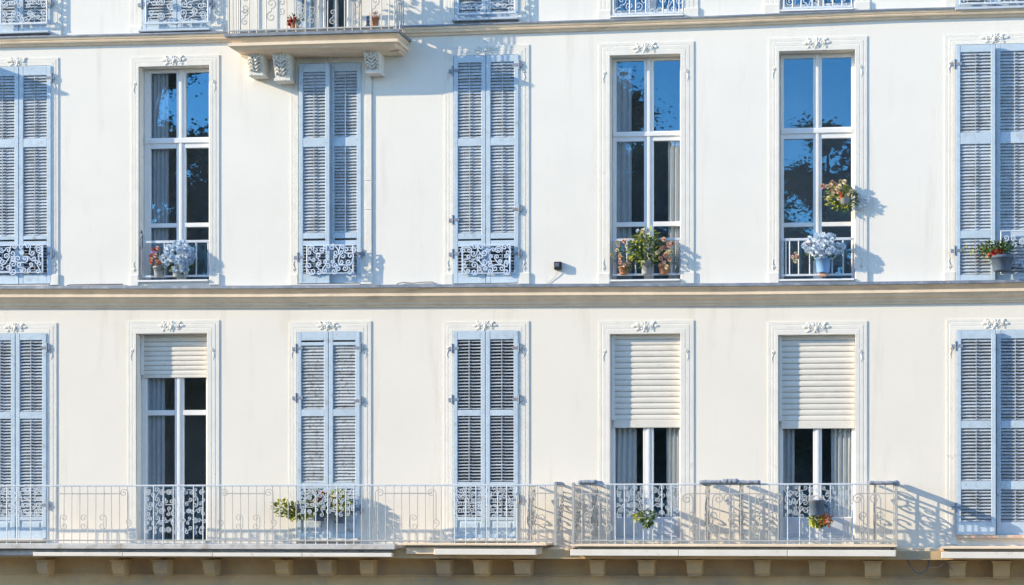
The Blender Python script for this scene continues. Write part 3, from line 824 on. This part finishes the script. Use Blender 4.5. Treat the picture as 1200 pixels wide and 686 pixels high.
railing(-160, 651, 'long pale iron balcony railing, continuous under four windows, ends mid facade', barsA, scA,
        [(0,50,606),(169,242,627),(350,420,604),(531,607,606)], [(66,142),(264,312),(450,506),(620,650)], ends=(0,1), shade_grilles=(618,))
scB = []
for x in (690,712,812,835,860,885,905,1012,1032): scB.append((x, 585, 'j', 1.15, 1 if x % 2 else -1)); scB.append((x, 612, 's', 1.7, 1 if x % 2 else -1))
railing(672, 1050, 'shorter pale iron balcony railing across the two roller shuttered doors', barsB, scB,
        [(721,797,606),(918,1000,606)], [(676,716),(808,915),(1004,1046)], yt=567.8, yb=635, srad=.012, shade_grilles=(693,826,866,1024))
# top floor balcony rail
def top_railing():
    p = .56; xa, xb = 268, 462; xm = 365
    X0, X1 = px(xa,p), px(xb,p); Zb = pz(xm,34.5,p); Zt = Zb+.95
    t = thing('balcony_railing', 'foot of pale iron railing on the bracketed top floor balcony', 'railing', (px(xm,p), -p, Zb-.02), 'wrought iron balcony railings')
    I = M['iron']
    MB().box(X0, X1, -p-.02, -p+.02, Zt-.03, Zt).build('top_rail', I, t)
    MB().box(X0, X1, -p-.012, -p+.012, Zb, Zb+.02).build('bottom_rail', I, t)
    me = mesh_of(MB().tube([(0,0,0),(0,0,1)], .0095, 5), 'baluster', I)
    for x in (268,271.5,281,292,301,312,325,336,347,358,372,384,394,404,413,423,435,447,456,462):
        place(me, 'baluster', t, (px(x,p), -p, Zb-.03), (0, random.gauss(0,.003), 0), (1,1,Zt-Zb))
    for (x,y,k,s) in ((287,4,'c',1.5),(287,20,'s',1.3),(318,12,'s',1.8),(330,8,'c',1.3),(352,12,'o',1.6),(352,24,'s',1.2),(365,18,'s',1.4),(390,20,'s',1.2),(417,12,'c',1.6),(440,8,'s',1.5)):
        place(scroll_mesh(k, s, .009, I), 'scroll', t, (px(x,p), -p, pz(x,y,p)))
    for X in (X0, X1):
        MB().box(X-.02, X+.02, -p+.021, -.005, Zt-.03, Zt).build('return_rail', I, t)
        for j in range(1,6): place(me, 'baluster', t, (X, -p+j*p/6, Zb-.03), None, (1,1,Zt-Zb))
top_railing()

# ------------------------------------------------------------------ curtains
def curtain(k, xa, xb, y0, y1, d, label, m='curtain', folds=5, sweep=0.0, group='curtains behind the panes'):
    xc = (xa+xb)/2; X0, X1 = px(xa,-d), px(xb,-d); Z0, Z1 = pz(xc,y1,-d), pz(xc,y0,-d)
    n, mz = folds*6, 10; vs = []; fs = []
    for j in range(mz+1):
        tz = j/mz
        for i in range(n+1):
            t = i/n
            w_ = sweep*math.sin(math.pi*min(1,tz*1.1))*(t if sweep*1 > 0 else (1-t))
            x = X0+(X1-X0)*t + w_
            vs.append((x, d+.020*math.sin(t*folds*2*math.pi+.6*math.sin(tz*3))+.008*math.sin(t*folds*4.3*math.pi+2), Z1-(Z1-Z0)*tz))
    for j in range(mz):
        for i in range(n):
            fs.append((j*(n+1)+i, (j+1)*(n+1)+i, (j+1)*(n+1)+i+1, j*(n+1)+i+1))
    nv = len(vs); vs += [(x, y+.004, z) for x,y,z in vs]; fs += [tuple(q+nv for q in f)[::-1] for f in fs]
    o = MB().add(vs, fs).build('curtain', M[m], None, True, ((X0+X1)/2, d, Z0))
    tag(o, label, 'curtain', group)
curtain('U1', 173, 197, 80, 340, .26, 'grey curtain hanging at the left of the upper window with orange flowers', 'curtain', 5)
curtain('U4', 719, 740, 80, 340, .26, 'dim grey curtain at the left of upper window with leafy plant', 'curtain', 3)
curtain('U4', 783, 800, 166, 340, .26, 'pale curtain at the right of upper window with leafy plant', 'curtain_white', 3)
curtain('L1', 171, 193, 400, 640, .26, 'narrow grey curtain behind balcony door with short roller shutter', 'curtain', 4)
curtain('L4', 716, 746, 490, 640, .215, 'white curtain at left behind door with small trailing plant', 'curtain_white', 5, -.03)
curtain('L4', 781, 801, 490, 640, .215, 'white curtain at right behind door with small trailing plant', 'curtain_white', 4)
curtain('L5', 914, 931, 490, 640, .215, 'grey curtain at left behind door with hanging bucket', 'curtain', 3)
curtain('L5', 974, 1003, 490, 640, .215, 'white curtain at right behind door with hanging bucket', 'curtain_white', 5)
curtain('T2', 365, 382, -60, 36, .02, 'white curtain blown out of the open top floor balcony door', 'curtain_white', 3)
curtain('T2', 405, 421, -60, 36, .10, 'pale curtain at the right of the top floor balcony door', 'curtain_white', 3)

# ------------------------------------------------------------------ pots and plants
def foliage(mb, c, rad, n, L, W, droop=0.0, rnd=random):
    for _ in range(n):
        while True:
            q = Vector((rnd.uniform(-1,1), rnd.uniform(-1,1), rnd.uniform(-1,1)))
            if q.length <= 1: break
        pos = Vector((c[0]+q.x*rad[0], c[1]+q.y*rad[1], c[2]+q.z*rad[2]))
        d = Vector((q.x+rnd.uniform(-.6,.6), q.y*.6+rnd.uniform(-.7,.3), q.z*.6+rnd.uniform(-.5,.6)-droop))
        mb.leaf(pos, L*rnd.uniform(.6,1.3), W*rnd.uniform(.7,1.2), d, Vector((rnd.uniform(-.4,.4), -.5, 1)))
    return mb
def stems(c, tips, r=.004):
    mb = MB()
    for q in tips:
        m = ((c[0]+q[0])/2+random.uniform(-.02,.02), (c[1]+q[1])/2-.01, (c[2]+q[2])/2+.03)
        mb.tube([c, m, q], r, 4)
    return mb
def flower_mesh(m, r, n=9):
    mb = MB()
    for ring, (cnt, tilt) in enumerate(((n, .25), (n-2, .8), (4, 1.25))):
        for k in range(cnt):
            an = 2*math.pi*k/cnt + ring*.4
            d = Vector((math.cos(an)*math.cos(tilt), -math.sin(tilt), math.sin(an)*math.cos(tilt)))
            mb.leaf((0,0,0), r*(1-.12*ring), r*.7, d, Vector((0,-1,.2)))
    return mesh_of(mb, 'flower', m)
FM = {}
def flowers(t, c, rad, n, colours, r):
    for i in range(n):
        m = colours[i % len(colours)]
        key = (m, round(r,3))
        if key not in FM: FM[key] = flower_mesh(M[m], r)
        a = random.uniform(0, 6.28); q = math.sqrt(random.random())
        pos = (c[0]+rad[0]*q*math.cos(a), c[1]-rad[1]*math.sqrt(max(0,1-q*q))+random.uniform(-.02,.02), c[2]+rad[2]*q*math.sin(a))
        s = random.uniform(.75,1.25)
        place(FM[key], 'flower', t, pos, (random.uniform(-.5,.5), random.uniform(0,6), random.uniform(-.6,.6)), (s,s,s))
POT = lambda r, h: [(r*.72,0),(r*.74,h*.05),(r*.92,h*.80),(r*1.04,h*.81),(r*1.06,h),(r*.94,h),(r*.90,h*.88),(r*.02,h*.87)]
def potted(x, y, p, r, h, pm, label, cat='potted plant', group=None, profile=None):
    X, Z = px(x,p), pz(x,y,p)
    t = thing('potted_plant', label, cat, (X,-p,Z), group)
    MB().lathe((X,-p,Z), (profile or POT)(r,h), 16).build('pot', M[pm], t, True)
    MB().lathe((X,-p,Z+h*.82), [(r*.9,0),(r*.9,.012)], 12).build('soil', M['bark'], t)
    return t, X, Z
# upper left window: blue white bouquet and orange flowers
t, X, Z = potted(209, 325, .0, .10, .16, 'greypot', 'round mass of blue white flowers behind white guard, upper left window', 'flower pot')
c = (X+.03, -.02, Z+.30)
foliage(MB(), (X+.05,-.02,Z+.20), (.20,.09,.14), 240, .07, .035).build('foliage', M['green'], t)
flowers(t, c, (.27,.13,.23), 80, ['petal_white'], .055)
flowers(t, (X+.2,-.02,Z+.22), (.08,.08,.12), 8, ['petal_lilac','petal_white'], .035)
t, X, Z = potted(186, 324, .0, .085, .15, 'greypot', 'small grey pot of orange and pink flowers, upper left window', 'flower pot')
foliage(MB(), (X,-.02,Z+.22), (.13,.07,.14), 90, .06, .03).build('foliage', M['green'], t)
flowers(t, (X+.02,-.03,Z+.27), (.13,.08,.15), 15, ['petal_orange','petal_red','petal_pink'], .038)
flowers(t, (X,-.03,Z+.40), (.10,.06,.08), 6, ['petal_lilac','petal_pink'], .03)
# upper middle window
t, X, Z = potted(758, 322, .02, .10, .20, 'greypot', 'bushy green plant in grey pot with pale shoots, fourth upper window')
foliage(MB(), (X-.02,-.04,Z+.36), (.24,.10,.25), 300, .085, .04).build('foliage', M['green'], t)
foliage(MB(), (X-.04,-.08,Z+.38), (.22,.08,.24), 130, .08, .04).build('young_leaves', M['yellowgreen'], t)
foliage(MB(), (X+.02,-.06,Z+.55), (.14,.06,.14), 60, .06, .03).build('new_growth', M['yellowgreen'], t)
flowers(t, (X-.05,-.05,Z+.58), (.12,.08,.1), 7, ['petal_white','petal_cream','petal_cream'], .035)
t, X, Z = potted(778, 322, -.02, .09, .14, 'terracotta', 'terracotta pot of peach and pink flowers right of the bushy plant', 'flower pot')
foliage(MB(), (X,-.0,Z+.28), (.16,.08,.2), 120, .06, .03).build('foliage', M['green'], t)
flowers(t, (X+.02,-.03,Z+.32), (.17,.09,.24), 20, ['petal_pink','petal_cream','petal_pink'], .04)
t, X, Z = potted(731, 322, -.02, .08, .12, 'terracotta', 'small pot of cream flowers left of the bushy plant', 'flower pot')
foliage(MB(), (X,-.0,Z+.22), (.13,.08,.18), 110, .055, .028).build('foliage', M['green'], t)
flowers(t, (X-.03,-.03,Z+.27), (.15,.08,.24), 14, ['petal_cream','petal_pink'], .036)
# blue pot
t, X, Z = potted(964.5, 320, .055, .125, .24, 'bluepot', 'sky blue pot of white and blue flowers hung on white guard', 'flower pot')
MB().box(X-.06, X+.05, -.10, -.01, Z-.05, Z-.002, .006).build('pot_foot', M['petal_pink'], t)
foliage(MB(), (X,-.07,Z+.28), (.24,.11,.09), 150, .065, .035).build('foliage', M['green'], t)
flowers(t, (X+.01,-.08,Z+.38), (.29,.14,.17), 70, ['petal_white'], .055)
flowers(t, (X-.16,-.13,Z+.37), (.10,.06,.08), 5, ['petal_red','petal_pink'], .035)
flowers(t, (X-.40,-.08,Z+.22), (.06,.04,.07), 6, ['petal_pink','petal_cream'], .036)
# hanging basket on the jamb
X, Z = px(986,.06), pz(986,231,.09)
t = thing('hanging_plant', 'hanging clump of pink and cream flowers on right jamb of fifth upper window', 'hanging plant', (X,-.06,Z-.12))
MB().lathe((X+.05,-.06,Z-.13), [(.03,0),(.07,.03),(.095,.10),(.10,.11)], 12).build('basket', M['greypot'], t, True)
MB().tube([(px(1006),-.03,Z+.02),(px(1000,.1),-.08,Z+.05),(X+.05,-.06,Z+.02)], .008, 5).build('bracket', M['dark_iron'], t)
foliage(MB(), (X-.0,-.06,Z+.0), (.24,.04,.17), 280, .065, .035).build('foliage', M['yellowgreen'], t)
foliage(MB(), (X+.05,-.06,Z-.04), (.18,.035,.15), 120, .065, .035, .3).build('trailing_leaves', M['green'], t)
flowers(t, (X-.05,-.08,Z+.10), (.26,.04,.14), 22, ['petal_cream','petal_pink','petal_cream'], .038)
flowers(t, (X+.0,-.14,Z+.0), (.06,.06,.04), 3, ['petal_orange'], .03)
X, Z = px(1007,.05), pz(1007,236,.05)
t = thing('hanging_plant', 'silvery blue sprig fixed to surround beside the pink hanging flowers', 'hanging plant', (X,-.05,Z-.1))
foliage(MB(), (X,-.045,Z), (.12,.025,.13), 130, .055, .03).build('foliage', M['petal_white'], t)
MB().tube([(X,-.06,Z),(X-.02,-.10,Z-.02),(X+.03,-.12,Z+.07)], .006, 4).build('stem', M['dark_iron'], t)
# planter in front of the right shutters, upper floor
X, Z = px(1170,.24), pz(1170,318,.24)
t = thing('potted_plant', 'dark slate planter of red and green leaves before upper right shutters', 'potted plant', (X,-.24,Z))
MB().lathe((X+.05,-.24,Z), POT(.17,.22), 16).build('pot', M['darkpot'], t, True)
foliage(MB(), (X-.03,-.25,Z+.31), (.25,.13,.11), 260, .075, .045).build('foliage', M['green'], t)
foliage(MB(), (X-.35,-.25,Z+.30), (.18,.05,.05), 36, .06, .028).build('trailing_leaves', M['yellowgreen'], t)
flowers(t, (X-.03,-.28,Z+.24), (.14,.1,.05), 12, ['petal_red','petal_orange'], .034)
# plants on the long balcony before the weathered shutters
def balcony_plant(x, y, p, rad, n, m, label, fl=None, pot=(.10,.17,'darkpot')):
    X, Z = px(x,p), pz(x,y,p)
    t = thing('potted_plant', label, 'potted plant', (X,-p,Z-rad[2]-pot[1]*.8), 'plants on the long balcony')
    MB().lathe((X,-p,Z-rad[2]-pot[1]*.6), POT(pot[0],pot[1]), 14).build('pot', M[pot[2]], t, True)
    foliage(MB(), (X,-p,Z), rad, n, .085, .05).build('foliage', M[m], t)
    if fl: flowers(t, (X,-p-.03,Z+rad[2]*.3), (rad[0]*.8,.08,rad[2]*.8), fl[1], fl[0], .04)
    return t, X, Z
balcony_plant(374, 590, .16, (.17,.10,.17), 240, 'green', 'green plant with red and white flowers before weathered left shutter leaf', (['petal_red','petal_white','petal_white'],14))
balcony_plant(398, 590, .16, (.13,.08,.20), 200, 'yellowgreen', 'tall yellow green plant before weathered right shutter leaf', (['petal_cream','petal_cream'],6))
X, Z = px(345,.28), pz(345,598,.28)
t = thing('hanging_plant', 'bright yellow green trailing plant hung low behind the long balcony railing', 'hanging plant', (X,-.28,Z-.2))
MB().lathe((X+.12,-.28,Z-.04), [(.04,0),(.08,.02),(.10,.12),(.105,.13)], 12).build('basket', M['darkpot'], t, True)
foliage(MB(), (X-.16,-.28,Z+.03), (.17,.07,.12), 90, .085, .055).build('foliage', M['yellowgreen'], t)
foliage(MB(), (X+.08,-.28,Z-.02), (.22,.07,.11), 110, .085, .055).build('trailing_leaves', M['yellowgreen'], t)
foliage(MB(), (X-.03,-.28,Z-.02), (.24,.06,.10), 50, .075, .045).build('inner_leaves', M['green'], t)
X, Z = px(757,.66), pz(757,607,.66)
t = thing('hanging_plant', 'small green and yellow plant hung on railing before fourth door', 'hanging plant', (X,-.66,Z-.12))
foliage(MB(), (X+.02,-.66,Z), (.085,.06,.13), 90, .07, .045, .3).build('foliage', M['green'], t)
foliage(MB(), (X-.11,-.66,Z+.02), (.07,.05,.05), 40, .06, .045, .3).build('yellow_leaves', M['yellowgreen'], t)
MB().tube([(X,-.62,Z+.10),(X,-.66,Z+.12),(X+.01,-.67,Z+.02)], .006, 4).build('hook', M['dark_iron'], t)
# bucket on the rail of the fifth door
X, Z = px(957,.66), pz(957,606,.66)
t = thing('bucket', 'dented blue grey bucket hung on railing before fifth door', 'bucket', (X,-.66,Z))
MB().lathe((X,-.70,Z+.02), [(.085,0),(.088,.01),(.115,.20),(.122,.205),(.122,.225),(.112,.225),(.10,.10),(.02,.02)], 18).build('body', M['darkpot'], t, True)
MB().lathe((X,-.70,Z+.2), [(.112,0),(.116,.03),(.09,.04)], 14).build('earth', M['terracotta'], t, True)
MB().tube([(X-.12,-.70,Z+.22),(X-.10,-.66,Z+.28),(X,-.62,Z+.31),(X+.10,-.66,Z+.28),(X+.12,-.70,Z+.22)], .006, 5).build('handle', M['iron'], t)
X, Z = px(961,.68), pz(961,610,.68)
t = thing('hanging_plant', 'yellow green leafy tuft hanging right below the blue grey bucket', 'hanging plant', (X,-.68,Z-.1))
foliage(MB(), (X-.05,-.68,Z), (.10,.07,.07), 110, .07, .045, .2).build('foliage', M['yellowgreen'], t)
foliage(MB(), (X+.08,-.68,Z+.01), (.08,.06,.06), 60, .07, .04, .2).build('red_leaves', M['petal_orange'], t)
foliage(MB(), (X+.03,-.68,Z-.01), (.12,.06,.06), 60, .06, .04, .4).build('inner_leaves', M['green'], t)
MB().tube([(X,-.6,Z+.16),(X,-.66,Z+.14),(X,-.68,Z-.03)], .005, 4).build('hook', M['dark_iron'], t)
# top balcony pots
t, X, Z = potted(345, 34.5, .50, .085, .13, 'terracotta', 'little terracotta pot with red blooms on the top floor balcony', 'flower pot')
foliage(MB(), (X,-.5,Z+.15), (.1,.07,.06), 60, .05, .03).build('foliage', M['green'], t)
flowers(t, (X,-.52,Z+.10), (.09,.06,.06), 8, ['petal_red'], .032)
t, X, Z = potted(439.5, 31.5, .50, .062, .14, 'terracotta', 'plain brown pot with pink top near the balcony right end', 'flower pot')
foliage(MB(), (X,-.5,Z+.17), (.07,.05,.03), 40, .05, .03).build('foliage', M['petal_pink'], t)
X, Z = px(431,.5), pz(431,32,.5)
t = thing('figurine', 'small dark figurine beside the brown pot on the top balcony', 'figurine', (X,-.5,Z))
MB().lathe((X,-.5,Z), [(.035,0),(.038,.02),(.02,.05),(.028,.09),(.012,.12)], 10).build('body', M['dark_iron'], t, True)
MB().ball((X,-.5,Z+.145), .026).build('head', M['dark_iron'], t, True)

for (x, y, lb) in ((352,-34,'added out-of-view plant casting dappled shade, above the red blooms'),(392,-30,'added out-of-view plant casting dappled shade, above the open door')):  # added plants out of view, put in to dapple the wall with shade
    X, Z = px(x,.58), pz(x,y,.58)
    t = thing('hanging_plant', lb, 'hanging plant', (X,-.58,Z-.3))
    MB().lathe((X,-.66,Z-.28), POT(.10,.17), 12).build('pot', M['terracotta'], t, True)
    foliage(MB(), (X,-.62,Z+.05), (.34,.16,.26), 170, .10, .06).build('foliage', M['green'], t)
def roll(x0, x1, y0, y1, label, p=.615):  # added rolls in shadow grey, standing for dark blobs above the rail
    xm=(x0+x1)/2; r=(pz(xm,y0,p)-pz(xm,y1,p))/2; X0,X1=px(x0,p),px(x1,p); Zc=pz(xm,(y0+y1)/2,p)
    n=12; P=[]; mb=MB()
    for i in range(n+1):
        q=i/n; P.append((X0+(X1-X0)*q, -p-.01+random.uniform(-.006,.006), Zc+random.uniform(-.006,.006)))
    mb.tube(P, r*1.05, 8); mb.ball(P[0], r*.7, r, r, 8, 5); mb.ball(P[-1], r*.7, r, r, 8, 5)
    o=mb.build('shade_roll', M['shade_grey'], None, True, (xm*0+(X0+X1)/2,-p,Zc-r)); tag(o,label,'mat','added shadow grey rolls along the railing tops')
roll(678.5,698.5,562.8,567.6,'added shadow-toned roll on the railing just left of the fourth door')
roll(820,846,563,567.6,'left piece of the added shadow-toned roll on the railing between the two roller shuttered doors')
roll(847,864,561.6,567.4,'thicker middle lump of added shadow-toned roll on the railing between the two roller shuttered doors')
roll(865,890,563,567.5,'right piece of the added shadow-toned roll on the railing between the two roller shuttered doors')
roll(1018.5,1048,563.8,568.3,'added shadow-toned roll on the railing at its right end')
def shade_cross_roll(x, y, label, r=.034, p=.60, back=.06):  # added crosswise rolls that throw thick slanting shadow bands on the wall
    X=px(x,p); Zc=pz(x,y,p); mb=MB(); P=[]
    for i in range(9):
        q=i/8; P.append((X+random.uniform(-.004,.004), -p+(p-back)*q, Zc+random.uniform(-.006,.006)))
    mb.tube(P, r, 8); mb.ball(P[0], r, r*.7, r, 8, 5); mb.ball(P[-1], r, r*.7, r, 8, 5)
    o=mb.build('shade_roll', M['shade_grey'], None, True, (X,-p,Zc-r)); tag(o,label,'mat','added shadow grey rolls along the railing tops')
shade_cross_roll(651, 567.0, 'added shadow-casting roll laid crosswise on the inner end of the long railing', .030)
shade_cross_roll(697, 566.0, 'added shadow-casting roll laid crosswise behind the small dark roll by the fourth door')
shade_cross_roll(826, 566.0, 'added shadow-casting roll laid crosswise at left end of the middle railing roll', .045)
shade_cross_roll(866, 566.0, 'added shadow-casting roll laid crosswise behind the thick lump of the middle roll', .030)
shade_cross_roll(1050, 566.5, 'added shadow-casting roll laid crosswise on the right end return of the railing', .045)
# ------------------------------------------------------------------ small fixtures and cables
X, Z = px(654,.02), pz(654,312,.02)
t = thing('wall_box', 'small black box on bare wall with a thin cable below', 'wall box', (X,-.02,Z))
MB().box(X-.052, X+.052, -.075, -.002, Z-.055, Z+.06, .008).build('case', M['black'], t)
MB().box(X-.03, X+.03, -.082, -.0755, Z-.02, Z+.04, .003).build('cover', M['dark_iron'], t)
MB().tube([(X-.0,-.03,Z-.055),(X-.02,-.02,Z-.12),(X-.08,-.012,Z-.19),(X-.16,-.012,Z-.25),(X-.19,-.012,Z-.30)], .004, 4).build('cable', M['greypot'], t)
def cable(pts, p, r, label, m='dark_iron'):
    q = [(px(x,p), -p, pz(x,y,p)) for x,y in pts]
    o = MB()
    o.tube([tuple(Vector(a)) for a in q], r, 5)
    b = o.build('cable', M[m], None, True, q[0]); tag(b, label, 'cable', 'cables along the facade')
cable([(78,337),(79,334.6),(82,334),(110,333.6),(144,333.2)], .02, .008, 'thin grey pipe along ledge left of upper flowered window')
cable([(463,336),(466,332.5),(472,331),(484,332),(497,330.8),(507,330.6),(513,334.5),(516,337)], .02, .006, 'thin wavy cable on the ledge left of upper third shutters')
cable([(1063,656),(1067,664),(1073,671),(1079,672.5),(1085,669),(1088,663),(1088,657)], .30, .009, 'dark drooping loop of cable under the right balcony gap')
cable([(1088,664),(1094,666.5),(1102,664),(1107,659)], .30, .005, 'thin short cable beside the drooping loop under the right slab', 'greypot')
cable([(1106,660),(1113,664),(1116,668)], .32, .006, 'short dark wire end on the first corbel of the right slab')
X = px(167,.02)
t = thing('iron_stay', 'dark iron stay on left jamb of upper left flowered window', 'iron stay', (X,-.02,pz(167,322,.02)))
z0, z1 = pz(167,322,.02), pz(167,272,.02)
MB().tube([(X,-.03,z0),(X+.005,-.03,z1-.05),(X-.01,-.04,z1)], .010, 5).ball((X-.01,-.04,z1),.022).build('rod', M['dark_iron'], t)
MB().tube([(X-.02,-.02,z1-.28),(X-.03,-.05,z1-.22),(X-.025,-.05,z1-.12),(X-.005,-.035,z1-.06)], .007, 5).build('hook', M['dark_iron'], t)

# ------------------------------------------------------------------ trees across the street (mirrored in the panes)
def tree_meshes(h, rx, seed, nleaf=5200):
    rr = random.Random(seed)
    tk = MB()
    tk.tube([(0,0,-.2),(.05,0,h*.18),(-.05,.1,h*.36),(.1,0,h*.6),(0,0,h*.88)], .34, 9, taper=(1,.18))
    cr = MB(); clumps = []
    for k in range(46):
        zz = h*rr.uniform(.26,.97); tt = (zz/h-.26)/.74
        rad = rx*math.sqrt(max(.03, 1-(2*tt-.85)**2*.78))*rr.uniform(.35,1)
        an = rr.uniform(0,6.283)
        c = (rad*math.cos(an), rad*math.sin(an), zz)
        clumps.append((c, rr.uniform(.8,1.7)*(1.0-.45*tt)))
        tk.tube([(0,0,max(h*.18, zz-rad*.9-.5)), (c[0]*.5,c[1]*.5,zz-rad*.3), c], .07, 5, taper=(1,.3))
    def lf(c, q, L):
        a_, e_ = rr.uniform(0,6.283), rr.uniform(-1,.6)
        d = Vector((math.cos(a_), math.sin(a_), e_))
        cr.leaf((c[0]+q[0], c[1]+q[1], c[2]+q[2]), L, L*.75, d, Vector((rr.uniform(-.5,.5),rr.uniform(-.5,.5),1)))
    for (c, r) in clumps:
        for i in range(330):
            lf(c, (rr.gauss(0,.36)*r, rr.gauss(0,.36)*r, rr.gauss(0,.32)*r), rr.uniform(.25,.42))
        for i in range(720):
            lf(c, (rr.gauss(0,.55)*r, rr.gauss(0,.55)*r, rr.gauss(0,.48)*r), rr.uniform(.09,.17))
    return mesh_of(tk, 'trunk', M['bark'], True), mesh_of(cr, 'crown', M['darkgreen'])
TM = [tree_meshes(19.8, 4.2, 3), tree_meshes(21.0, 3.9, 11), tree_meshes(17.0, 4.6, 23)]
TREES = [(-4.4,-35,0,'tall dark tree mirrored in fifth upper window panes'),(-11.9,-35,1,'tall dark tree mirrored in left panes of fourth upper window'),(-20.5,-37,2,'broad dark tree standing behind the camera between mirrored tall trees'),
         (-28.6,-36,1,'tall dark tree mirrored in the upper left flowered window'),(-36,-37,0,'dark tree far left across the street, hardly mirrored'),(2.8,-38,2,'broad dark tree across the street right of camera'),
         (-9.9,-40,0,'broad dark tree set back behind the gap of mirrored trees'),(-24.6,-42,2,'broad dark tree set back, mirrored in lower left door'),(-16.8,-43,2,'broad dark tree set back behind the tall left pair'),(9.5,-37,1,'tall tree across the street at far right'),(-31.5,-41,0,'dark tree set back, closing the row mirrored at upper left'),(-26.3,-38,0,'broad dark tree mirrored low in the upper left flowered window'),(-11.0,-38,0,'broad dark tree mirrored low in the fourth upper window')]
for i, (x, y, k, lb) in enumerate(TREES):
    t = thing('street_tree', lb, 'tree', (x, y, 0), 'trees across the street')
    tk, cr = TM[k]
    a = random.uniform(0,6.28)
    for me, nm in ((tk,'trunk'),(cr,'crown')):
        o = bpy.data.objects.new(nm, me); COL.objects.link(o); o.parent = t; o.rotation_euler = (0,0,a); o.scale = (1,1,1.14 if x in (-28.6,-31.5) else 1)

# ------------------------------------------------------------------ shaded houses across the street (mirrored in the lower panes)
def opposite(x0, x1, h, label, m):
    t = thing('town_house', label, 'house', ((x0+x1)/2, -49, 0), 'houses across the street')
    MB().box(x0, x1, -58, -49, 0, h).build('wall', M[m], t)
    MB().add([(x0-.2,-48.7,h),(x1+.2,-48.7,h),(x1+.2,-58.2,h),(x0-.2,-58.2,h),(x0,-52,h+2.2),(x1,-52,h+2.2),(x1,-55,h+2.2),(x0,-55,h+2.2)],
             [(0,1,5,4),(1,2,6,5),(2,3,7,6),(3,0,4,7),(4,5,6,7),(3,2,1,0)]).build('roof', M['lead'], t)
    n = int((x1-x0)/3)
    win = mesh_of(MB().box(-.6,.6,-.05,.06,0,1.9), 'window', M['darkpot'])
    for fl in range(int((h-1)/3.3)):
        for i in range(n):
            place(win, 'window', t, (x0+(i+.5)*(x1-x0)/n, -48.97, 1+fl*3.3))
opposite(-62,-41,13.0,'ochre house across the street at far left','ochre')
opposite(-40.8,-20,12.4,'shaded stone house across the street, dimly mirrored in lower left door','ochre')
opposite(-19.8,3,13.2,'shaded stone house across the street behind the camera','ochre')
opposite(3.2,26,12.6,'shaded stone house across the street at right','ochre')
